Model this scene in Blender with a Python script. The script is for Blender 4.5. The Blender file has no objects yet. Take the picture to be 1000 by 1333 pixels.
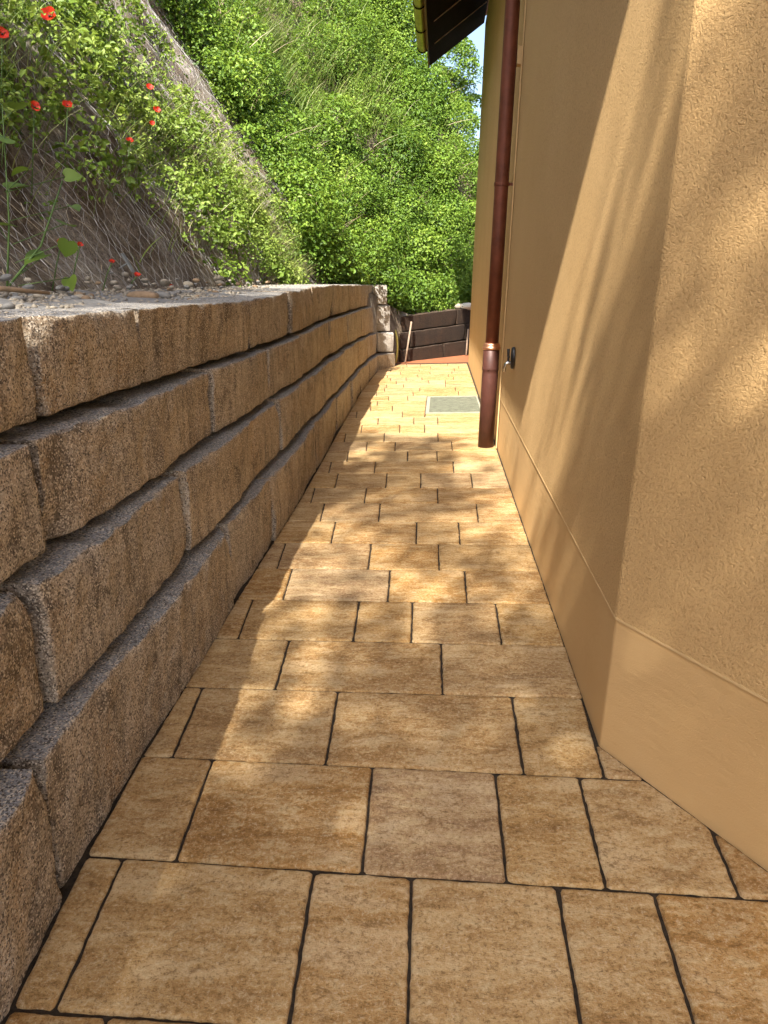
import bpy, math, random
import numpy as np
from mathutils import Vector, Matrix

SC = bpy.context.scene
COL = SC.collection
rng = np.random.default_rng(7)
random.seed(7)
R = math.radians

# ------------------------------------------------------------------ camera
EYE = Vector((0, 0, 1.5))
PITCH, ROLL, YAW = 0.31503683, 0.01515625, 0.07300224
cam_data = bpy.data.cameras.new('camera')
cam = bpy.data.objects.new('camera', cam_data)
COL.objects.link(cam)
_r0, _u0 = Vector((1, 0, 0)), Vector((0, math.sin(PITCH), math.cos(PITCH)))
_f = Vector((0, math.cos(PITCH), -math.sin(PITCH)))
_r = math.cos(ROLL) * _r0 + math.sin(ROLL) * _u0
_u = -math.sin(ROLL) * _r0 + math.cos(ROLL) * _u0
_m = Matrix((_r, _u, -_f)).transposed().to_4x4()
cam.matrix_world = Matrix.Translation(EYE) @ Matrix.Rotation(YAW, 4, 'Z') @ _m
cam_data.sensor_fit = 'HORIZONTAL'
cam_data.sensor_width = 36.0
cam_data.lens = 36.0 * 0.9
cam_data.clip_start = 0.05
cam_data.clip_end = 2000
SC.camera = cam

# ------------------------------------------------------------------ light
SUN_TRAVEL = Vector((0.2345, 0.80, -1.0)).normalized()
to_sun = -SUN_TRAVEL
world = bpy.data.worlds.new('World')
SC.world = world
world.use_nodes = True
wn = world.node_tree
wn.nodes.clear()
w_out = wn.nodes.new('ShaderNodeOutputWorld')
w_bg = wn.nodes.new('ShaderNodeBackground')
w_sky = wn.nodes.new('ShaderNodeTexSky')
w_sky.sky_type = 'NISHITA'
w_sky.sun_disc = False
w_sky.sun_elevation = math.asin(to_sun.z)
w_sky.sun_rotation = math.atan2(to_sun.x, to_sun.y)
w_sky.air_density = 1.0
w_sky.dust_density = 3.0
w_sky.ozone_density = 0.6
w_bg.inputs['Strength'].default_value = 0.13
wn.links.new(w_sky.outputs[0], w_bg.inputs[0])
wn.links.new(w_bg.outputs[0], w_out.inputs[0])
sun_data = bpy.data.lights.new('sun', 'SUN')
sun_data.energy = 4.6
sun_data.angle = R(0.53)
sun_data.color = (1.0, 0.93, 0.82)
sun = bpy.data.objects.new('sun', sun_data)
sun.rotation_euler = SUN_TRAVEL.to_track_quat('-Z', 'Y').to_euler()
sun.location = (-4, -20, 18)
COL.objects.link(sun)
SC.view_settings.view_transform = 'Standard'
SC.view_settings.look = 'None'
SC.view_settings.gamma = 1.0
SC.view_settings.use_curve_mapping = False
SC.view_settings.exposure = 1.62
SC.cycles.max_bounces = 4
SC.cycles.diffuse_bounces = 3
SC.cycles.glossy_bounces = 2
SC.cycles.use_adaptive_sampling = True
SC.cycles.adaptive_threshold = 0.02
SC.cycles.transmission_bounces = 3

# ------------------------------------------------------------------ helpers
SLOPE = 0.0405                      # the path falls away from the house


def gz(x):
    return SLOPE * x


def link_obj(name, data, parent=None):
    o = bpy.data.objects.new(name, data)
    COL.objects.link(o)
    if parent is not None:
        o.parent = parent
    return o


def tag(o, label=None, cat=None, group=None, kind=None):
    if label:
        o['label'] = label
    if cat:
        o['category'] = cat
    if group:
        o['group'] = group
    if kind:
        o['kind'] = kind
    return o


def empty(name, loc=(0, 0, 0)):
    o = link_obj(name, None)
    o.location = loc
    o.empty_display_size = 0.1
    return o


def mesh_np(name, verts, quads=None, tris=None, mat=None, smooth=False, attrs=None):
    """Mesh from numpy arrays (quads and tris together)."""
    me = bpy.data.meshes.new(name)
    verts = np.asarray(verts, dtype=np.float32)
    parts, starts, n = [], [], 0
    if quads is not None and len(quads):
        q = np.asarray(quads, dtype=np.int32)
        parts.append(q.ravel())
        starts.append(np.arange(len(q)) * 4)
        n = q.size
    if tris is not None and len(tris):
        t = np.asarray(tris, dtype=np.int32)
        parts.append(t.ravel())
        starts.append(np.arange(len(t)) * 3 + n)
    loops = np.concatenate(parts)
    st = np.concatenate(starts).astype(np.int32)
    me.vertices.add(len(verts))
    me.vertices.foreach_set('co', verts.ravel())
    me.loops.add(len(loops))
    me.loops.foreach_set('vertex_index', loops)
    me.polygons.add(len(st))
    me.polygons.foreach_set('loop_start', st)
    if smooth:
        me.polygons.foreach_set('use_smooth', np.ones(len(st), dtype=bool))
    if attrs:
        for k, v in attrs.items():
            a = me.attributes.new(k, 'FLOAT', 'POINT')
            a.data.foreach_set('value', np.asarray(v, dtype=np.float32))
    me.update(calc_edges=True)
    if mat:
        me.materials.append(mat)
    return me


class MB:
    """Collects simple shapes into one mesh."""

    def __init__(self):
        self.v, self.f = [], []

    def add(self, vs, fs):
        b = len(self.v)
        self.v += [tuple(p) for p in vs]
        self.f += [tuple(i + b for i in f) for f in fs]

    def box(self, x0, x1, y0, y1, z0, z1):
        self.add([(x0, y0, z0), (x1, y0, z0), (x1, y1, z0), (x0, y1, z0),
                  (x0, y0, z1), (x1, y0, z1), (x1, y1, z1), (x0, y1, z1)],
                 [(0, 3, 2, 1), (4, 5, 6, 7), (0, 1, 5, 4), (1, 2, 6, 5), (2, 3, 7, 6), (3, 0, 4, 7)])

    def hexa(self, p):
        self.add(p, [(0, 3, 2, 1), (4, 5, 6, 7), (0, 1, 5, 4), (1, 2, 6, 5), (2, 3, 7, 6), (3, 0, 4, 7)])

    def tube(self, pts, rad, n=8, caps=True):
        pts = [Vector(p) for p in pts]
        rad = rad if hasattr(rad, '__len__') else [rad] * len(pts)
        rings, side = [], None
        for i, p in enumerate(pts):
            d = (pts[min(i + 1, len(pts) - 1)] - pts[max(i - 1, 0)]).normalized()
            if side is None:
                side = d.cross(Vector((0, 0, 1)))
                if side.length < 1e-3:
                    side = Vector((1, 0, 0))
            side = (side - d * side.dot(d)).normalized()
            up = d.cross(side)
            rings.append([p + (side * math.cos(a) + up * math.sin(a)) * rad[i]
                          for a in [2 * math.pi * k / n for k in range(n)]])
        vs = [v for r in rings for v in r]
        fs = []
        for i in range(len(pts) - 1):
            for k in range(n):
                a, b = i * n + k, i * n + (k + 1) % n
                fs.append((a, b, b + n, a + n))
        if caps:
            fs.append(tuple(range(n))[::-1])
            fs.append(tuple(range((len(pts) - 1) * n, len(pts) * n)))
        self.add(vs, fs)

    def lathe(self, prof, cx, cy, n=24):
        """prof: list of (radius, z) about a vertical axis."""
        vs, fs = [], []
        for r, z in prof:
            for k in range(n):
                a = 2 * math.pi * k / n
                vs.append((cx + r * math.cos(a), cy + r * math.sin(a), z))
        for i in range(len(prof) - 1):
            for k in range(n):
                a, b = i * n + k, i * n + (k + 1) % n
                fs.append((a, b, b + n, a + n))
        fs.append(tuple(range(n))[::-1])
        fs.append(tuple(range((len(prof) - 1) * n, len(prof) * n)))
        self.add(vs, fs)

    def build(self, name, mat, parent=None, smooth=False):
        me = bpy.data.meshes.new(name)
        me.from_pydata(self.v, [], self.f)
        me.update()
        if smooth:
            me.polygons.foreach_set('use_smooth', np.ones(len(me.polygons), dtype=bool))
        me.materials.append(mat)
        return link_obj(name, me, parent)


def _hash(ix, iy, iz):
    h = (ix * 374761393 + iy * 668265263 + iz * 2147483647 + 1274126177) & 0xffffffff
    h = ((h ^ (h >> 13)) * 1274126177) & 0xffffffff
    return ((h ^ (h >> 16)) & 0xffff) / 65535.0


def vnoise(p, scale=1.0, seed=0):
    """value noise in [-1,1], p (N,3)"""
    p = np.asarray(p, dtype=np.float64) * scale + seed * 17.31
    i = np.floor(p).astype(np.int64)
    f = p - i
    f = f * f * (3 - 2 * f)
    r = 0
    for dx in (0, 1):
        for dy in (0, 1):
            for dz in (0, 1):
                w = (f[:, 0] if dx else 1 - f[:, 0]) * (f[:, 1] if dy else 1 - f[:, 1]) * (f[:, 2] if dz else 1 - f[:, 2])
                r = r + w * _hash(i[:, 0] + dx, i[:, 1] + dy, i[:, 2] + dz)
    return r * 2 - 1


def fnoise(p, scale=1.0, seed=0, octs=3):
    a, s, r = 1.0, scale, 0
    for k in range(octs):
        r = r + a * vnoise(p, s, seed + k * 3)
        a *= 0.5
        s *= 2.1
    return r


# ------------------------------------------------------------------ materials
class NT:
    def __init__(self, name):
        self.m = bpy.data.materials.new(name)
        self.m.use_nodes = True
        self.t = self.m.node_tree
        self.t.nodes.clear()
        self.out = self.t.nodes.new('ShaderNodeOutputMaterial')

    def n(self, kind, **kw):
        nd = self.t.nodes.new(kind)
        for k, v in kw.items():
            if k.startswith('_'):
                setattr(nd, k[1:], v)
            else:
                nd.inputs[k.replace('__', ' ')].default_value = v
        return nd

    def l(self, a, b):
        self.t.links.new(a, b)

    def coords(self, scale=(1, 1, 1), kind='Object', rand=False):
        tc = self.n('ShaderNodeTexCoord')
        mp = self.n('ShaderNodeMapping')
        mp.inputs['Scale'].default_value = scale
        self.l(tc.outputs[kind], mp.inputs['Vector'])
        if rand:
            oi = self.n('ShaderNodeObjectInfo')
            mu = self.n('ShaderNodeMath', _operation='MULTIPLY')
            mu.inputs[1].default_value = 91.7
            self.l(oi.outputs['Random'], mu.inputs[0])
            cb = self.n('ShaderNodeCombineXYZ')
            for i in range(3):
                self.l(mu.outputs[0], cb.inputs[i])
            self.l(cb.outputs[0], mp.inputs['Location'])
        return mp.outputs[0]

    def noise(self, vec, scale, detail=4, rough=0.55, dist=0.0):
        nd = self.n('ShaderNodeTexNoise', Scale=scale, Detail=detail, Roughness=rough, Distortion=dist)
        self.l(vec, nd.inputs['Vector'])
        return nd.outputs['Fac']

    def ramp(self, fac, stops, interp='LINEAR'):
        nd = self.n('ShaderNodeValToRGB')
        nd.color_ramp.interpolation = interp
        el = nd.color_ramp.elements
        while len(el) < len(stops):
            el.new(0.5)
        for e, (p, c) in zip(el, stops):
            e.position = p
            e.color = (*c, 1) if len(c) == 3 else c
        self.l(fac, nd.inputs['Fac'])
        return nd.outputs['Color']

    def mix(self, fac, a, b, mode='MIX'):
        nd = self.n('ShaderNodeMix', _data_type='RGBA', _blend_type=mode)
        for sock, v in ((0, fac), (6, a), (7, b)):
            if hasattr(v, 'is_linked') or hasattr(v, 'links'):
                self.l(v, nd.inputs[sock])
            elif sock == 0:
                nd.inputs[0].default_value = v
            else:
                nd.inputs[sock].default_value = (*v, 1)
        return nd.outputs[2]

    def math(self, op, a, b=None):
        nd = self.n('ShaderNodeMath', _operation=op)
        for i, v in enumerate((a, b)):
            if v is None:
                continue
            if hasattr(v, 'links'):
                self.l(v, nd.inputs[i])
            else:
                nd.inputs[i].default_value = v
        return nd.outputs[0]

    def bump(self, h, dist, strength=1.0, prev=None):
        nd = self.n('ShaderNodeBump', Strength=strength, Distance=dist)
        self.l(h, nd.inputs['Height'])
        if prev is not None:
            self.l(prev, nd.inputs['Normal'])
        return nd.outputs[0]

    def finish(self, color, rough=0.8, normal=None, metal=0.0, spec=0.3):
        b = self.n('ShaderNodeBsdfPrincipled')
        b.inputs['Metallic'].default_value = metal
        b.inputs['Specular IOR Level'].default_value = spec
        if hasattr(rough, 'links'):
            self.l(rough, b.inputs['Roughness'])
        else:
            b.inputs['Roughness'].default_value = rough
        if hasattr(color, 'links'):
            self.l(color, b.inputs['Base Color'])
        else:
            b.inputs['Base Color'].default_value = (*color, 1)
        if normal is not None:
            self.l(normal, b.inputs['Normal'])
        self.l(b.outputs[0], self.out.inputs['Surface'])
        return self.m


def mat_plain(name, color, rough=0.6, metal=0.0, var=0.25, scale=12, bump=0.001, spec=0.3):
    t = NT(name)
    v = t.coords()
    n1 = t.noise(v, scale, 5, 0.6)
    c = t.ramp(n1, [(0.3, tuple(x * (1 - var) for x in color)), (0.7, tuple(min(1, x * (1 + var)) for x in color))])
    nb = t.noise(v, scale * 8, 3)
    return t.finish(c, rough, t.bump(nb, bump), metal, spec)


def mat_paver():
    t = NT('paver_concrete')
    v = t.coords(rand=True)
    vs = t.coords((1.0, 3.2, 1.0), rand=True)
    oi = t.n('ShaderNodeObjectInfo')
    big = t.noise(vs, 3.2, 5, 0.7, 0.6)
    base = t.ramp(big, [(0.34, (0.19, 0.092, 0.024)), (0.45, (0.32, 0.175, 0.052)), (0.53, (0.43, 0.272, 0.106)), (0.62, (0.60, 0.45, 0.25))])
    tint = t.ramp(oi.outputs['Random'], [(0.0, (0.40, 0.285, 0.16)), (0.18, (0.33, 0.160, 0.040)), (0.36, (0.53, 0.385, 0.20)),
                                         (0.52, (0.39, 0.205, 0.058)), (0.72, (0.36, 0.262, 0.175)), (0.86, (0.42, 0.255, 0.093)), (1.0, (0.55, 0.42, 0.25))])
    c = t.mix(0.48, base, tint)
    cl = t.noise(t.coords((1, 1.9, 1), rand=True), 15, 5, 0.8, 0.4)
    c = t.mix(t.ramp(cl, [(0.50, (0, 0, 0)), (0.62, (0.75, 0.75, 0.75))]), c, (0.50, 0.37, 0.195))
    c = t.mix(t.ramp(cl, [(0.36, (0.6, 0.6, 0.6)), (0.46, (0, 0, 0))]), c, (0.18, 0.098, 0.033))
    md = t.noise(v, 85, 4, 0.85)
    c = t.mix(t.ramp(md, [(0.36, (0.65, 0.65, 0.65)), (0.47, (0, 0, 0))]), c, (0.12, 0.062, 0.020))
    c = t.mix(t.ramp(md, [(0.54, (0, 0, 0)), (0.64, (0.6, 0.6, 0.6))]), c, (0.60, 0.48, 0.31))
    b = t.bump(cl, 0.010, 0.6)
    b = t.bump(md, 0.0045, 1.0, b)
    return t.finish(c, 0.84, b, 0, 0.22)


def mat_granite(name, front, top, dark, rust, lightspeck):
    t = NT(name)
    v = t.coords(rand=True)
    geo = t.n('ShaderNodeNewGeometry')
    sep = t.n('ShaderNodeSeparateXYZ')
    t.l(geo.outputs['True Normal'], sep.inputs[0])
    oi = t.n('ShaderNodeObjectInfo')
    big = t.noise(v, 3.4, 4, 0.72, 0.3)
    cf = t.ramp(big, [(0.30, tuple(x * 0.55 for x in front)), (0.50, front), (0.68, tuple(min(0.8, x * 1.4) for x in front))])
    grey = tuple((front[0] + front[1] + front[2]) / 3 * k for k in (1.10, 1.02, 0.90))
    cf = t.mix(t.ramp(oi.outputs['Random'], [(0.0, (0, 0, 0)), (1.0, (0.6, 0.6, 0.6))]), cf, grey)
    rs = t.noise(v, 1.9, 5, 0.7, 0.6)
    cf = t.mix(t.ramp(rs, [(0.50, (0, 0, 0)), (0.66, (0.7, 0.7, 0.7))]), cf, rust)
    st = t.noise(t.coords((9, 9, 0.9), rand=True), 2.2, 5, 0.65)
    cf = t.mix(t.ramp(st, [(0.47, (0, 0, 0)), (0.66, (0.62, 0.62, 0.62))]), cf, dark)
    bl = t.noise(t.coords((1, 1, 1), rand=True), 5.0, 4, 0.6, 0.8)
    cf = t.mix(t.ramp(bl, [(0.57, (0, 0, 0)), (0.66, (0.6, 0.6, 0.6))]), cf, dark)
    cf = t.mix(t.ramp(bl, [(0.27, (0.5, 0.5, 0.5)), (0.33, (0, 0, 0))]), cf, lightspeck)
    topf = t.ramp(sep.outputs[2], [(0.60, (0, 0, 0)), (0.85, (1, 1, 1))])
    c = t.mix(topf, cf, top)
    vo = t.n('ShaderNodeTexVoronoi', Scale=220.0, Randomness=1.0)
    t.l(v, vo.inputs['Vector'])
    sepc = t.n('ShaderNodeSeparateColor')
    t.l(vo.outputs['Color'], sepc.inputs[0])
    c = t.mix(t.ramp(sepc.outputs[0], [(0.70, (0, 0, 0)), (0.78, (0.8, 0.8, 0.8))]), c, dark)
    c = t.mix(t.ramp(sepc.outputs[1], [(0.74, (0, 0, 0)), (0.82, (0.75, 0.75, 0.75))]), c, lightspeck)
    sp = t.noise(v, 140, 3, 0.75)
    c = t.mix(t.ramp(sp, [(0.33, (0.55, 0.55, 0.55)), (0.50, (0, 0, 0))]), c, dark)
    h = t.noise(v, 30, 4, 0.78)
    b = t.bump(h, 0.022, 0.8)
    b = t.bump(sp, 0.006, 1.0, b)
    return t.finish(c, 0.78, b, 0, 0.35)


def mat_stucco():
    t = NT('stucco_render')
    v = t.coords()
    tone = t.noise(v, 0.9, 4, 0.6)
    c = t.ramp(tone, [(0.3, (0.575, 0.376, 0.168)), (0.7, (0.625, 0.42, 0.198))])
    fine = t.noise(v, 120, 3, 0.8)
    c = t.mix(t.ramp(fine, [(0.34, (0.55, 0.55, 0.55)), (0.5, (0, 0, 0))]), c, (0.33, 0.20, 0.075))
    # rubbed render: worm shaped grooves left by the float
    g = None
    for (sc, lo, wd, ms, ml, stretch) in ((42, 0.50, 0.040, 36, 0.47, (1.0, 1.0, 1.0)), (52, 0.46, 0.045, 42, 0.48, (1.0, 1.0, 2.0)), (48, 0.54, 0.042, 33, 0.48, (1.8, 1.8, 0.9))):
        vv1 = t.coords(stretch)
        wa = t.noise(vv1, sc, 1, 0.6)
        ga = t.math('ABSOLUTE', t.math('SUBTRACT', wa, lo))
        ga = t.ramp(ga, [(0.0, (1, 1, 1)), (wd, (0, 0, 0))])
        ma = t.ramp(t.noise(vv1, ms, 0, 0.5), [(ml, (0, 0, 0)), (ml + 0.14, (1, 1, 1))])
        ga = t.math('MULTIPLY', ga, ma)
        g = ga if g is None else t.math('MAXIMUM', g, ga)
    wav = t.noise(v, 5, 1, 0.5)
    b = t.bump(wav, 0.006, 0.6)
    b = t.bump(fine, 0.0055, 1.0, b)
    b = t.bump(t.math('SUBTRACT', 1.0, g), 0.0024, 0.6, b)
    return t.finish(c, 0.88, b, 0, 0.2)


def mat_plinth():
    t = NT('smooth_plinth_render')
    v = t.coords()
    tone = t.noise(v, 1.1, 4, 0.6)
    c = t.ramp(tone, [(0.3, (0.555, 0.362, 0.160)), (0.7, (0.60, 0.40, 0.188))])
    fine = t.noise(v, 220, 3, 0.6)
    wav = t.noise(t.coords((1, 1, 2.5)), 9, 4, 0.6)
    b = t.bump(wav, 0.006, 0.5)
    b = t.bump(fine, 0.0012, 0.7, b)
    return t.finish(c, 0.85, b, 0, 0.2)


def mat_leaf(name, dark, mid, light, trans=0.3):
    t = NT(name)
    at = t.n('ShaderNodeAttribute')
    at.attribute_name = 'tint'
    c = t.ramp(at.outputs['Fac'], [(0.0, dark), (0.5, mid), (1.0, light)])
    d = t.n('ShaderNodeBsdfPrincipled')
    d.inputs['Roughness'].default_value = 0.5
    d.inputs['Specular IOR Level'].default_value = 0.35
    t.l(c, d.inputs['Base Color'])
    tr = t.n('ShaderNodeBsdfTranslucent')
    c2 = t.mix(0.5, c, (0.22, 0.30, 0.03))
    t.l(c2, tr.inputs['Color'])
    mx = t.n('ShaderNodeMixShader')
    mx.inputs[0].default_value = trans
    t.l(d.outputs[0], mx.inputs[1])
    t.l(tr.outputs[0], mx.inputs[2])
    t.l(mx.outputs[0], t.out.inputs['Surface'])
    return t.m


def mat_bank():
    t = NT('bank_soil')
    v = t.coords()
    n1 = t.noise(v, 1.6, 6, 0.65, 0.4)
    c = t.ramp(n1, [(0.28, (0.10, 0.066, 0.042)), (0.44, (0.20, 0.155, 0.115)), (0.56, (0.34, 0.29, 0.235)), (0.70, (0.50, 0.455, 0.395))])
    st = t.noise(t.coords((14, 14, 2.0)), 3.0, 4, 0.6)
    c = t.mix(t.ramp(st, [(0.52, (0, 0, 0)), (0.66, (0.7, 0.7, 0.7))]), c, (0.40, 0.33, 0.22))
    sp = t.noise(v, 55, 5, 0.75)
    c = t.mix(t.ramp(sp, [(0.35, (0.8, 0.8, 0.8)), (0.52, (0, 0, 0))]), c, (0.055, 0.038, 0.025))
    b = t.bump(t.noise(v, 12, 8, 0.7), 0.08, 0.9)
    b = t.bump(sp, 0.015, 1.0, b)
    return t.finish(c, 0.95, b, 0, 0.1)


M = {}
M['paver'] = mat_paver()
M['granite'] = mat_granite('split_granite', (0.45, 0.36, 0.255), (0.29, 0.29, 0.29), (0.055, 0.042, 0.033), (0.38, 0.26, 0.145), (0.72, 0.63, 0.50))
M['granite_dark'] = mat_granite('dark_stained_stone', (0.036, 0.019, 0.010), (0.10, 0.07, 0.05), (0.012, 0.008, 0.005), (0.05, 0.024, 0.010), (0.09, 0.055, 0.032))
M['granite_grey'] = mat_granite('grey_granite', (0.38, 0.355, 0.32), (0.46, 0.45, 0.44), (0.12, 0.10, 0.085), (0.40, 0.33, 0.25), (0.66, 0.62, 0.57))
M['stucco'] = mat_stucco()
M['plinth'] = mat_plinth()
M['trim'] = mat_plain('pale_render_bead', (0.60, 0.42, 0.205), 0.8, var=0.06)
M['bank'] = mat_bank()
M['bed'] = mat_plain('dark_joint_sand', (0.042, 0.030, 0.019), 0.95, var=0.55, scale=70, bump=0.006)
M['earth'] = mat_plain('earth', (0.12, 0.10, 0.07), 0.95, var=0.4, scale=3, bump=0.02)
M['copper'] = mat_plain('weathered_copper', (0.17, 0.052, 0.028), 0.55, metal=0.35, var=0.3, scale=7, bump=0.0004, spec=0.5)
M['copper_bright'] = mat_plain('bright_copper', (0.72, 0.36, 0.22), 0.35, metal=0.9, var=0.15, scale=9, bump=0.0003, spec=0.5)
M['gutter'] = mat_plain('gutter_copper', (0.62, 0.44, 0.16), 0.33, metal=0.9, var=0.2, scale=5, bump=0.0004, spec=0.5)
M['standpipe'] = mat_plain('dark_brown_cast_iron', (0.075, 0.027, 0.02), 0.5, metal=0.1, var=0.25, scale=10, bump=0.0006, spec=0.45)
M['wood'] = mat_plain('dark_stained_boards', (0.011, 0.0055, 0.004), 0.9, var=0.35, scale=10, bump=0.002, spec=0.03)
M['wood_edge'] = mat_plain('pale_board_edge', (0.34, 0.22, 0.16), 0.7, var=0.2)
M['fascia'] = mat_plain('brown_fascia_board', (0.16, 0.10, 0.045), 0.7, var=0.25, scale=9, bump=0.002)
M['rooftile'] = mat_plain('clay_roof_tile', (0.26, 0.10, 0.055), 0.85, var=0.3, scale=5, bump=0.006)
M['black'] = mat_plain('black_plastic', (0.012, 0.012, 0.012), 0.35, var=0.2, spec=0.5)
M['chrome'] = mat_plain('chromed_brass', (0.7, 0.7, 0.68), 0.22, metal=1.0, var=0.1)
M['zinc'] = mat_plain('galvanised_steel', (0.26, 0.27, 0.27), 0.55, metal=0.4, var=0.2, scale=20, bump=0.0006, spec=0.5)
M['wire'] = mat_plain('galvanised_wire', (0.48, 0.47, 0.45), 0.55, metal=0.25, var=0.15)
M['grate'] = mat_plain('weathered_grating', (0.19, 0.20, 0.15), 0.6, metal=0.2, var=0.3, scale=14)
M['grate_edge'] = mat_plain('pale_grating_frame', (0.36, 0.35, 0.28), 0.6, metal=0.2, var=0.2, scale=14)
M['pit'] = mat_plain('light_well_concrete', (0.10, 0.11, 0.085), 0.9, var=0.2)
M['hose'] = mat_plain('yellow_hose', (0.62, 0.56, 0.16), 0.5, var=0.1)
M['pole'] = mat_plain('rusty_rod', (0.30, 0.22, 0.16), 0.7, var=0.25)
M['terrace'] = mat_plain('red_brown_terrace', (0.30, 0.105, 0.045), 0.8, var=0.2, scale=4, bump=0.002)
M['stem'] = mat_plain('green_stem', (0.10, 0.17, 0.05), 0.7, var=0.25)
M['bark'] = mat_plain('bark', (0.11, 0.085, 0.06), 0.95, var=0.4, scale=14, bump=0.02)
M['poppy'] = mat_leaf('poppy_petal', (0.50, 0.012, 0.006), (0.66, 0.025, 0.012), (0.80, 0.06, 0.025), 0.3)
M['leaf_lush'] = mat_leaf('lush_leaves', (0.05, 0.11, 0.014), (0.15, 0.27, 0.030), (0.31, 0.43, 0.065), 0.38)
M['leaf_weed'] = mat_leaf('weed_leaves', (0.07, 0.12, 0.016), (0.17, 0.27, 0.035), (0.32, 0.41, 0.085), 0.35)
M['grass'] = mat_leaf('grass_blades', (0.10, 0.16, 0.03), (0.20, 0.27, 0.06), (0.42, 0.40, 0.19), 0.25)
M['straw'] = mat_leaf('dry_straw', (0.22, 0.165, 0.10), (0.42, 0.34, 0.23), (0.62, 0.55, 0.41), 0.15)
M['leaf_tree'] = mat_leaf('tree_leaves', (0.03, 0.075, 0.012), (0.065, 0.145, 0.022), (0.13, 0.23, 0.04), 0.3)
M['pebble_a'] = mat_plain('pale_pebble', (0.30, 0.265, 0.21), 0.85, var=0.3, scale=30)
M['pebble_b'] = mat_plain('grey_pebble', (0.20, 0.195, 0.185), 0.85, var=0.25, scale=30)
M['pebble_c'] = mat_plain('brown_pebble', (0.26, 0.18, 0.11), 0.8, var=0.25, scale=30)
M['rock_white'] = mat_plain('white_rock', (0.62, 0.60, 0.56), 0.85, var=0.12, scale=8, bump=0.01)

# ------------------------------------------------------------------ ground
gb = MB()
gb.add([(-400, -400, -0.7), (400, -400, -0.7), (400, 400, -0.7), (-400, 400, -0.7)], [(0, 1, 2, 3)])
tag(gb.build('ground', M['earth']), kind='structure')

# left retaining wall line, foot of the lowest course (plan)
FOOT = np.array([(-0.80, -4.0), (-0.83, -1.0), (-0.87, 0.4), (-0.90, 1.08), (-0.948, 1.5), (-0.967, 1.93), (-0.972, 2.35), (-0.98, 2.77), (-0.992, 3.19),
                 (-0.996, 3.6), (-1.0, 4.4), (-1.01, 5.15), (-1.085, 7.63), (-1.165, 10.5), (-1.165, 14.1), (-1.12, 14.2), (-0.88, 14.55)])


def foot_x(y):
    return float(np.interp(y, FOOT[:, 1], FOOT[:, 0]))


XW = 0.596                          # house wall plane
HC = (0.596, 2.052)                 # house corner
ND = (0.538, -0.843)                # direction of the near house wall
NN = (-0.843, -0.538)               # its outward normal
YF = 14.712                         # far end of the house

# ------------------------------------------------------------------ paving
pv = []
bedx = [(-4.0, None)]
ys = np.linspace(-4, 15.0, 60)
vs, qs = [], []
for i, y in enumerate(ys):
    for x in (foot_x(min(y, 14.4)) - 0.12, 5.5):
        vs.append((x, y, gz(x) - 0.009))
for i in range(len(ys) - 1):
    qs.append((i * 2, i * 2 + 1, i * 2 + 3, i * 2 + 2))
paving = link_obj('paving', mesh_np('paving', vs, qs, mat=M['bed']))
tag(paving, kind='structure')


def clip(poly, nx, ny, c):
    """keep the part with nx*x+ny*y <= c"""
    out = []
    for i in range(len(poly)):
        a, b = poly[i], poly[(i + 1) % len(poly)]
        da, db = nx * a[0] + ny * a[1] - c, nx * b[0] + ny * b[1] - c
        if da <= 0:
            out.append(a)
        if da * db < 0:
            k = da / (da - db)
            out.append((a[0] + (b[0] - a[0]) * k, a[1] + (b[1] - a[1]) * k))
    return out


def area(p):
    return 0.5 * sum(p[i][0] * p[(i + 1) % len(p)][1] - p[(i + 1) % len(p)][0] * p[i][1] for i in range(len(p)))


def inset(poly, d):
    """move every edge of a convex CCW polygon inwards"""
    n = len(poly)
    out = []
    L = []
    for i in range(n):
        a, b = np.array(poly[i]), np.array(poly[(i + 1) % n])
        e = (b - a) / (np.linalg.norm(b - a) + 1e-9)
        nn = np.array((-e[1], e[0]))
        L.append((a + nn * d, e))
    for i in range(n):
        p, e = L[i - 1]
        q, f = L[i]
        det = e[0] * (-f[1]) + f[0] * e[1]
        if abs(det) < 1e-6:
            out.append(tuple(q))
            continue
        r = q - p
        s = (r[0] * (-f[1]) + f[0] * r[1]) / det
        out.append(tuple(p + e * s))
    return out


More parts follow.
